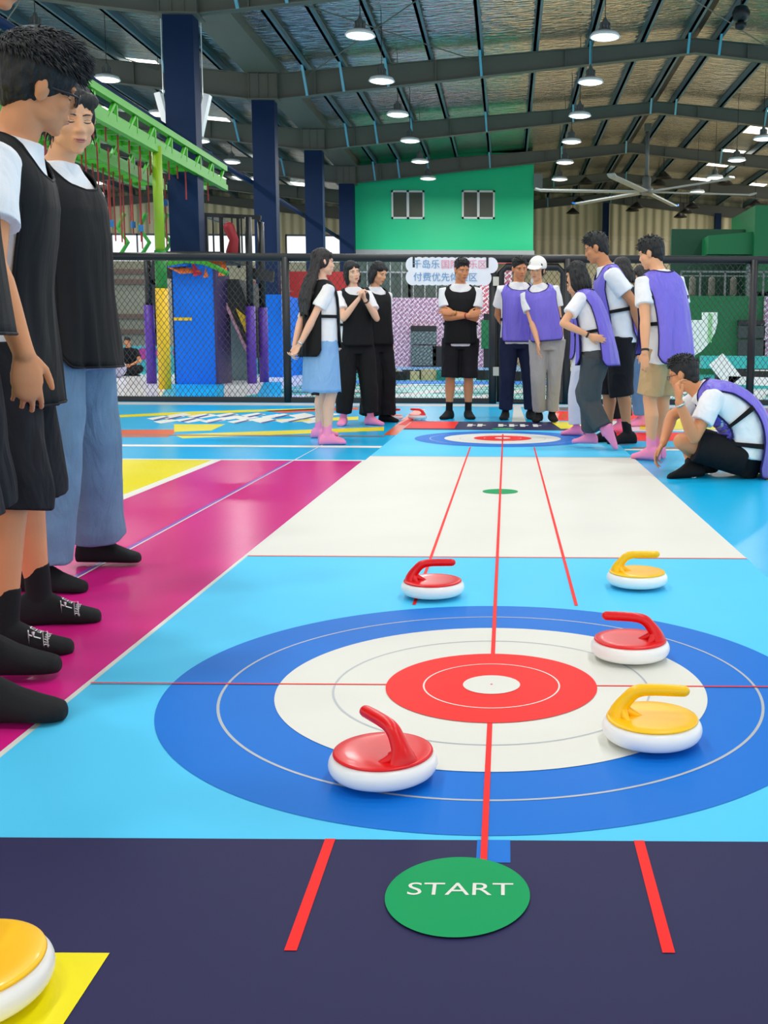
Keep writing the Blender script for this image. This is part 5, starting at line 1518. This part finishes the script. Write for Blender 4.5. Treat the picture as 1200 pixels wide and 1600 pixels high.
def p2():
    H = 1.61; p = Person('smiling woman in black bib and black trousers with hands clasped under her chin', -1.48, 10.45, -62, H, 'f', SK3, head=(6, 4, 10), side=(0, 3))
    p.do_leg(1, (.13, -.02), toe=-30); p.do_leg(-1, (-.13, .06), toe=30)
    p.do_arm(1, (.035, .205, .772 * H), pole=(.5, .1, -1), hdir=(-.35, .15, 1), palm=(-1, .1, 0), curl=50); p.do_arm(-1, (-.03, .215, .765 * H), pole=(-.5, .1, -1), hdir=(.35, .1, 1), palm=(1, .1, 0), curl=55)
    p.finish(); p.tee(.50); p.legs_cloth('trousers', C_BLACK, [.064, .062, .058, .056, .050], .93); p.socks(C_PINK, .085)
    p.bib(C_BBIB, hem=.49, straps=(.62,)); p.hair('bob', tufts=40); p.watch(-1)
p2()
def p3():
    H = 1.64; p = Person('woman in black bib and wide black trousers looking down, left arm hanging', -1.33, 10.85, -48, H, 'f', SK1, head=(14, 20, 0))
    p.do_leg(1, (.08, 0), toe=-10); p.do_leg(-1, (-.09, .03), toe=20)
    hang(p, -1, .175, .02); p.do_arm(1, (.12, -.14, .50 * H), pole=(1, -.4, 0))
    p.finish(); p.tee(.50); p.legs_cloth('trousers', C_BLACK, [.066, .064, .062, .064, .068], .99); p.socks(C_SOCK, .07)
    p.bib(C_BBIB, hem=.49, straps=(.62,)); p.hair('bob', tufts=40); p.watch(-1)
p3()
def p4():
    H = 1.72; p = Person('man in black bib and dark shorts with arms crossed beside the fence post', -.475, 11.45, -88, H, 'm', SK2, head=(24, 16, 0), lean=(0, 3))
    p.do_leg(1, (.125, .02), toe=-24); p.do_leg(-1, (-.085, .0), toe=14)
    p.do_arm(1, (-.085, .215, .648 * H), pole=(1, -.2, -.8), hdir=(-1, -.1, .25), palm=(0, -1, 0), curl=20); p.do_arm(-1, (.075, .185, .665 * H), pole=(-1, -.2, -.8), hdir=(1, .15, .10), palm=(0, -1, -.3), curl=20)
    p.finish(); p.tee(.458); p.legs_cloth('shorts', C_BSHORT, [.066, .064, .061, .060, .060], .53); p.socks(C_SOCK, .085)
    p.bib(C_BBIB, hem=.475, straps=(.60,)); p.hair('crop', tufts=140); p.watch(-1, mat('gold watch strap', (170, 130, 60), .35, metal=.6))
    p.watch(1, mat('red wristband', (170, 30, 40), .6), pos=.9)
p4()
# --- team in purple bibs
def p5():
    H = 1.74; p = Person('man in purple bib and navy trousers with hands behind his back', .15, 11.4, -84, H, 'm', SK2, head=(12, 16, 4), side=(0, -1))
    p.do_leg(1, (.13, .0), toe=-14); p.do_leg(-1, (-.15, .0), toe=14)
    p.do_arm(1, (.05, -.17, .53 * H), pole=(1, -.5, 0)); p.do_arm(-1, (-.05, -.19, .52 * H), pole=(-1, -.5, 0))
    p.finish(); p.tee(.47); p.legs_cloth('trousers', C_NAVYP, [.062, .057, .048, .044, .043], .96); p.socks(C_SOCK, .08)
    p.bib(C_PBIB, C_NAVY, hem=.485, pipr=.004); p.hair('crop', tufts=100)
p5()
def p6():
    H = 1.69; p = Person('woman in white cap, purple bib and light grey trousers leaning towards the man beside her', .45, 10.95, -95, H, 'f', SK1, head=(-14, 10, -6), side=(5, 13))
    p.do_leg(1, (.075, .0), toe=-10); p.do_leg(-1, (-.06, -.04), toe=12)
    p.do_arm(1, tuple(at(843, 545, 10.75)), world=True, pole=(.3, -1, 0), hdir=(0, .1, -1), palm=(-1, 0, 0), curl=20)
    hang(p, -1, .16, -.03)
    p.finish(); p.tee(.50); p.legs_cloth('trousers', C_GREY, [.061, .056, .047, .043, .040], .96); p.socks(C_SOCK, .08)
    p.bib(C_PBIB, C_NAVY, hem=.50, pipr=.004); p.hair('tied', tufts=20, label=None); p.cap()
p6()
def p7():
    H = 1.455; p = Person('woman with wavy dark hair in purple bib and charcoal trousers, hand on hip', .72, 8.05, 158, H, 'f', SK1, head=(-8, 14, 0), lean=(5, 19), side=(0, 0))
    p.do_leg(-1, tuple(at(922, 690, 8.2)), world=True, toe=10, pole=(0, 1, 0)); 
    p.do_leg(1, tuple(at(946, 676, 8.02)), world=True, pole=(0, 1, 0), footdir=(.1, -.25, -1), footup=(0, 1, 0))
    p.do_arm(-1, (-.185, .00, .60 * H), pole=(-.6, .8, -.2), hdir=(.15, -1, -.25), palm=(1, 0, 0), curl=15)
    p.do_arm(1, (.17, .10, .52 * H))
    p.finish(); p.tee(.52); p.legs_cloth('trousers', C_CHAR, [.068, .066, .060, .056, .050], .93, wr=.008); p.socks(C_PINK, .085)
    p.bib(C_PBIB, C_NAVY, hem=.455, hemb=.435, straps=(.62,), flare=.03, pipr=.0045); p.hair('wavy', tufts=80); p.watch(-1)
p7()
def p7c():
    H = 1.44; p = Person('person hidden behind the wavy-haired woman, showing a white trouser leg and pink sock', .735, 9.35, 165, H, 'f', SK1, head=(0, 22, 0), lean=(0, 8))
    p.do_leg(-1, (-.06, .06), toe=6); p.do_leg(1, (.06, .0), toe=-6); hang(p, 1); hang(p, -1, .13, -.05)
    p.finish(); p.tee(.50); p.legs_cloth('trousers', C_WHITEP, [.064, .060, .054, .052, .050], .95); p.socks(C_PINK, .085); p.bib(C_PBIB, C_NAVY, hem=.47, pipr=.004); p.hair('bob')
p7c()
def p8():
    H = 1.72; p = Person('tall man in purple bib, black shorts and black socks, hand behind his back', .95, 8.62, 184, H, 'm', SK4, head=(-16, 18, 0), lean=(5, 17))
    p.do_leg(-1, tuple(at(981, 680, 8.55)), world=True, toe=14); p.do_leg(1, (.08, .06), toe=-6)
    p.do_arm(-1, (-.13, -.15, .52 * H), pole=(-.7, -.8, 0), hdir=(.5, -.3, -1), palm=(0, 1, 0)); p.do_arm(1, (.02, -.2, .53 * H), pole=(1, -.5, 0))
    p.finish(); p.tee(.475); p.legs_cloth('shorts', C_BSHORT, [.066, .065, .062, .060, .061], .60); p.socks(C_SOCK, .085)
    p.bib(C_PBIB, C_NAVY, hem=.49, straps=(.63,), pipr=.0045); p.hair('short', tufts=140)
p8()
def p9():
    H = 1.60; p = Person('person with dark hair and black trousers half hidden behind the tall man, in pink socks', 1.13, 9.75, 160, H, 'f', SK3, head=(0, 15, 0), hair_m=M_HAIRB)
    p.do_leg(1, (.10, .02), toe=-8); p.do_leg(-1, (-.10, .0), toe=8); hang(p, 1); hang(p, -1)
    p.finish(); p.tee(.50); p.legs_cloth('trousers', C_BLACK, [.064, .062, .057, .056, .055], .92); p.socks(C_PINK, .085); p.bib(C_BBIB, hem=.48); p.hair('wavy', tufts=30)
p9()
def p9b():
    H = 1.60; p = Person('person in blue jeans and purple bib standing behind the tall man and the khaki shorts', 1.42, 10.55, 170, H, 'f', SK1, head=(0, 16, 0), hair_m=M_HAIRB)
    p.do_leg(1, (.07, .02), toe=-8); p.do_leg(-1, (-.07, .0), toe=8); hang(p, 1); hang(p, -1, .18, .0)
    p.finish(); p.tee(.50); p.legs_cloth('jeans', C_JEANSF, [.064, .061, .055, .052, .050], .94); p.socks(C_PINK, .085); p.bib(C_PBIB, C_NAVY, hem=.47, pipr=.004); p.hair('wavy', tufts=30)
p9b()
def p10():
    H = 1.555; p = Person('man with bowl-cut black hair in purple bib and khaki shorts, seen from behind', 1.14, 7.35, 132, H, 'm', SK1, z=.0092, head=(22, 14, 0), lean=(-2, 13), side=(0, -3), twist=-6)
    p.do_leg(1, (.07, .10), toe=-4); p.do_leg(-1, (-.07, .04), toe=6)
    p.do_arm(-1, tuple(at(1008, 556, 7.12)), world=True, pole=(-.4, -1, 0), palm=(1, .2, 0), curl=25, hdir=(.1, .1, -1)); hang(p, 1)
    p.finish(); p.tee(.435, loose=.008); p.legs_cloth('shorts', C_KHAKI, [.066, .064, .062, .060, .060], .46); p.socks(C_PINK, .085)
    p.bib(C_PBIB, C_NAVY, hem=.47, hemb=.44, straps=(.61, .72), off=.018, flare=.035, pipr=.005); p.hair('short', fringe=.01, vol=.004, tufts=140); p.watch(-1)
p10()
def p11():
    H = 1.66; p = Person('man in glasses and purple bib sitting cross-legged on the blue floor, hand at mouth', 1.51, 6.46, 172, H, 'm', SK2, z=.0045, pelvis=(0, 0, .145), lean=(-14, 64), head=(-22, 16, 0), side=(0, 0), twist=4)
    p.do_leg(-1, (.08, .22, .078), knee=(-.17, .385, .225), footdir=(.9, .5, -.15), footup=(-.3, .3, 1))
    p.do_leg(1, (-.10, .32, .072), knee=(.25, .33, .20), footdir=(-.45, 1, -.08), footup=(.5, .2, 1))
    p.do_arm(-1, tuple(at(1061, 628, 6.17)), world=True, pole=(-.2, .2, -1), hdir=(.35, .22, 1), palm=(.3, -1, .2), curl=40)
    p.do_arm(1, tuple(at(1036, 693, 6.62)), world=True, pole=(.5, .6, -.3), hdir=(-.1, .55, -1), palm=(-.3, -1, -.3), curl=28)
    p.finish(); p.tee(.515, loose=.012, wr=.010); p.legs_cloth('shorts', C_BLACK, [.070, .066, .064, .062, .061], .42); p.socks(C_SOCK, .05)
    p.bib(C_PBIB, C_NAVY, hem=.56, hemb=.455, straps=(.56, .67), off=.020, flare=.02, pipr=.006); p.hair('crop', tufts=260)
    p.glasses(w=.022, h=.013); p.watch(-1, M_STEEL)
p11()
def p12():
    x, y = onfloor(203, 587); H = 1.7
    p = Person('man in black tee sitting cross-legged on the pale floor behind the fence', x, y, -80, H, 'm', SK2, pelvis=(0, 0, .145), lean=(0, 16), head=(0, 14, 0))
    p.do_leg(-1, (.14, .26, .07), knee=(-.30, .30, .18), footdir=(.9, .3, 0)); p.do_leg(1, (-.14, .30, .07), knee=(.30, .30, .18), footdir=(-.9, .3, 0))
    p.do_arm(1, (.08, .30, .26), pole=(1, 0, -.4)); p.do_arm(-1, (-.08, .30, .26), pole=(-1, 0, -.4))
    p.finish(); p.tee(.46, material=C_BLACK); p.legs_cloth('trousers', C_BSHORT, [.068, .064, .058, .056, .05], .9); p.socks(C_SOCK, .06); p.hair('short')
p12()

# --- three people close on the left
def p13():
    H = 1.635; p = Person('woman in black bib and wide blue jeans looking down, standing on the magenta strip', -1.45, 3.50, -14, H, 'f', SK1, hoff=.03, head=(-34, 17, 4), lean=(0, 2), vox=.0046, near=True, pelvis_yaw=6, eyes='down')
    p.do_leg(1, tuple(at(60, 912, 3.33)), world=True, toe=8); p.do_leg(-1, tuple(at(150, 876, 3.74)), world=True, toe=14)
    p.do_arm(1, (.10, -.16, .52 * H), pole=(1, -.6, 0)); p.do_arm(-1, (-.06, -.18, .52 * H), pole=(-1, -.6, 0))
    p.finish(); p.tee(.50); p.legs_cloth('jeans', C_JEANS, [.067, .066, .066, .066, .066], .965, wr=.010, freq=(7, 7, 5)); p.socks(C_SOCK, .07)
    p.bib(C_BBIB, C_BBIB, hem=.445, straps=(.62,), off=.015, flare=.022, fold=.014, pipr=.004); p.hair('tied', tufts=160)
p13()
def p14():
    H = 1.575; p = Person('man in black-framed glasses, black bib and black shorts bending his head near the left edge', -1.322, 2.77, 14, H, 'm', SK2, head=(24, 15, 10), lean=(0, 14), side=(1, 4), vox=.0036, near=True, hscale=1.03, hoff=.0, eyes='down')
    p.do_leg(1, tuple(at(8, 1000, 2.62)), world=True, toe=0); p.do_leg(-1, tuple(at(62, 946, 2.93)), world=True, toe=0)
    p.do_arm(1, tuple(at(37, 552, 2.45)), world=True, pole=(.2, -1, 0), hdir=(0.05, .05, -1), palm=(-1, -.3, 0), curl=30); p.do_arm(-1, (-.18, .02, .49 * H))
    p.finish(); p.tee(.44, loose=.004); p.legs_cloth('shorts', C_BSHORT, [.068, .068, .066, .064, .064], .57, wr=.008)
    so = p.socks(C_SOCK, .088)
    p.bib(C_BBIB, C_BBIB, hem=.41, straps=(.60,), off=.015, flare=.012, fold=.014, pipr=.004); p.hair('bushy', vol=.011, tufts=2200); p.glasses(thick=1.6)
    for sd, o in so.items():
        A, u, up = p.foot[sd]; me = o.data
        bv = BVHTree.FromPolygons([v.co for v in me.vertices], [tuple(q.vertices) for q in me.polygons])
        r = u.cross(up)
        mb = MB()
        for body, size, du, dr in (('千岛', .036, .078, 0.0), ('QIANDAO', .017, .106, 0.0)):
            v, f = text_mesh(body, size)
            w = []
            for a, b_, c in v:
                q = A + u * (du - b_ * -1.0 * -1) + r * (dr - a * -1) ; q = A + u * (du - b_) + r * (.013 - a)
                h = bv.ray_cast(q + up * .25, -up)
                w.append((h[0] + up * .0012) if h[0] is not None else q)
            mb.add(w, f)
        t_ = mb.build('sock_print', mat('white sock print', (232, 232, 232), .7), o)
p14()
def p15():
    H = 1.74; p = Person('person in black bib cut off by the left edge, nearest to the camera', -1.20, 2.17, 8, H, 'm', SK2, z=.0092, head=(-6, 34, 0), lean=(0, 6), hoff=.09, vox=.0046, near=True)
    p.do_leg(1, tuple(at(-35, 1120, 2.13)), world=True, toe=-2); p.do_leg(-1, tuple(at(-30, 1040, 2.42)), world=True, toe=2)
    p.do_arm(1, (.19, -.10, .50 * H)); p.do_arm(-1, (-.19, -.06, .50 * H))
    p.finish(); p.tee(.45); p.legs_cloth('shorts', C_BSHORT, [.066, .066, .064, .063, .063], .56); p.socks(C_SOCK, .085)
    p.bib(C_BBIB, C_BBIB, hem=.47, straps=(.60,), off=.014, flare=.03, pipr=.004); p.hair('short', tufts=200)
p15()
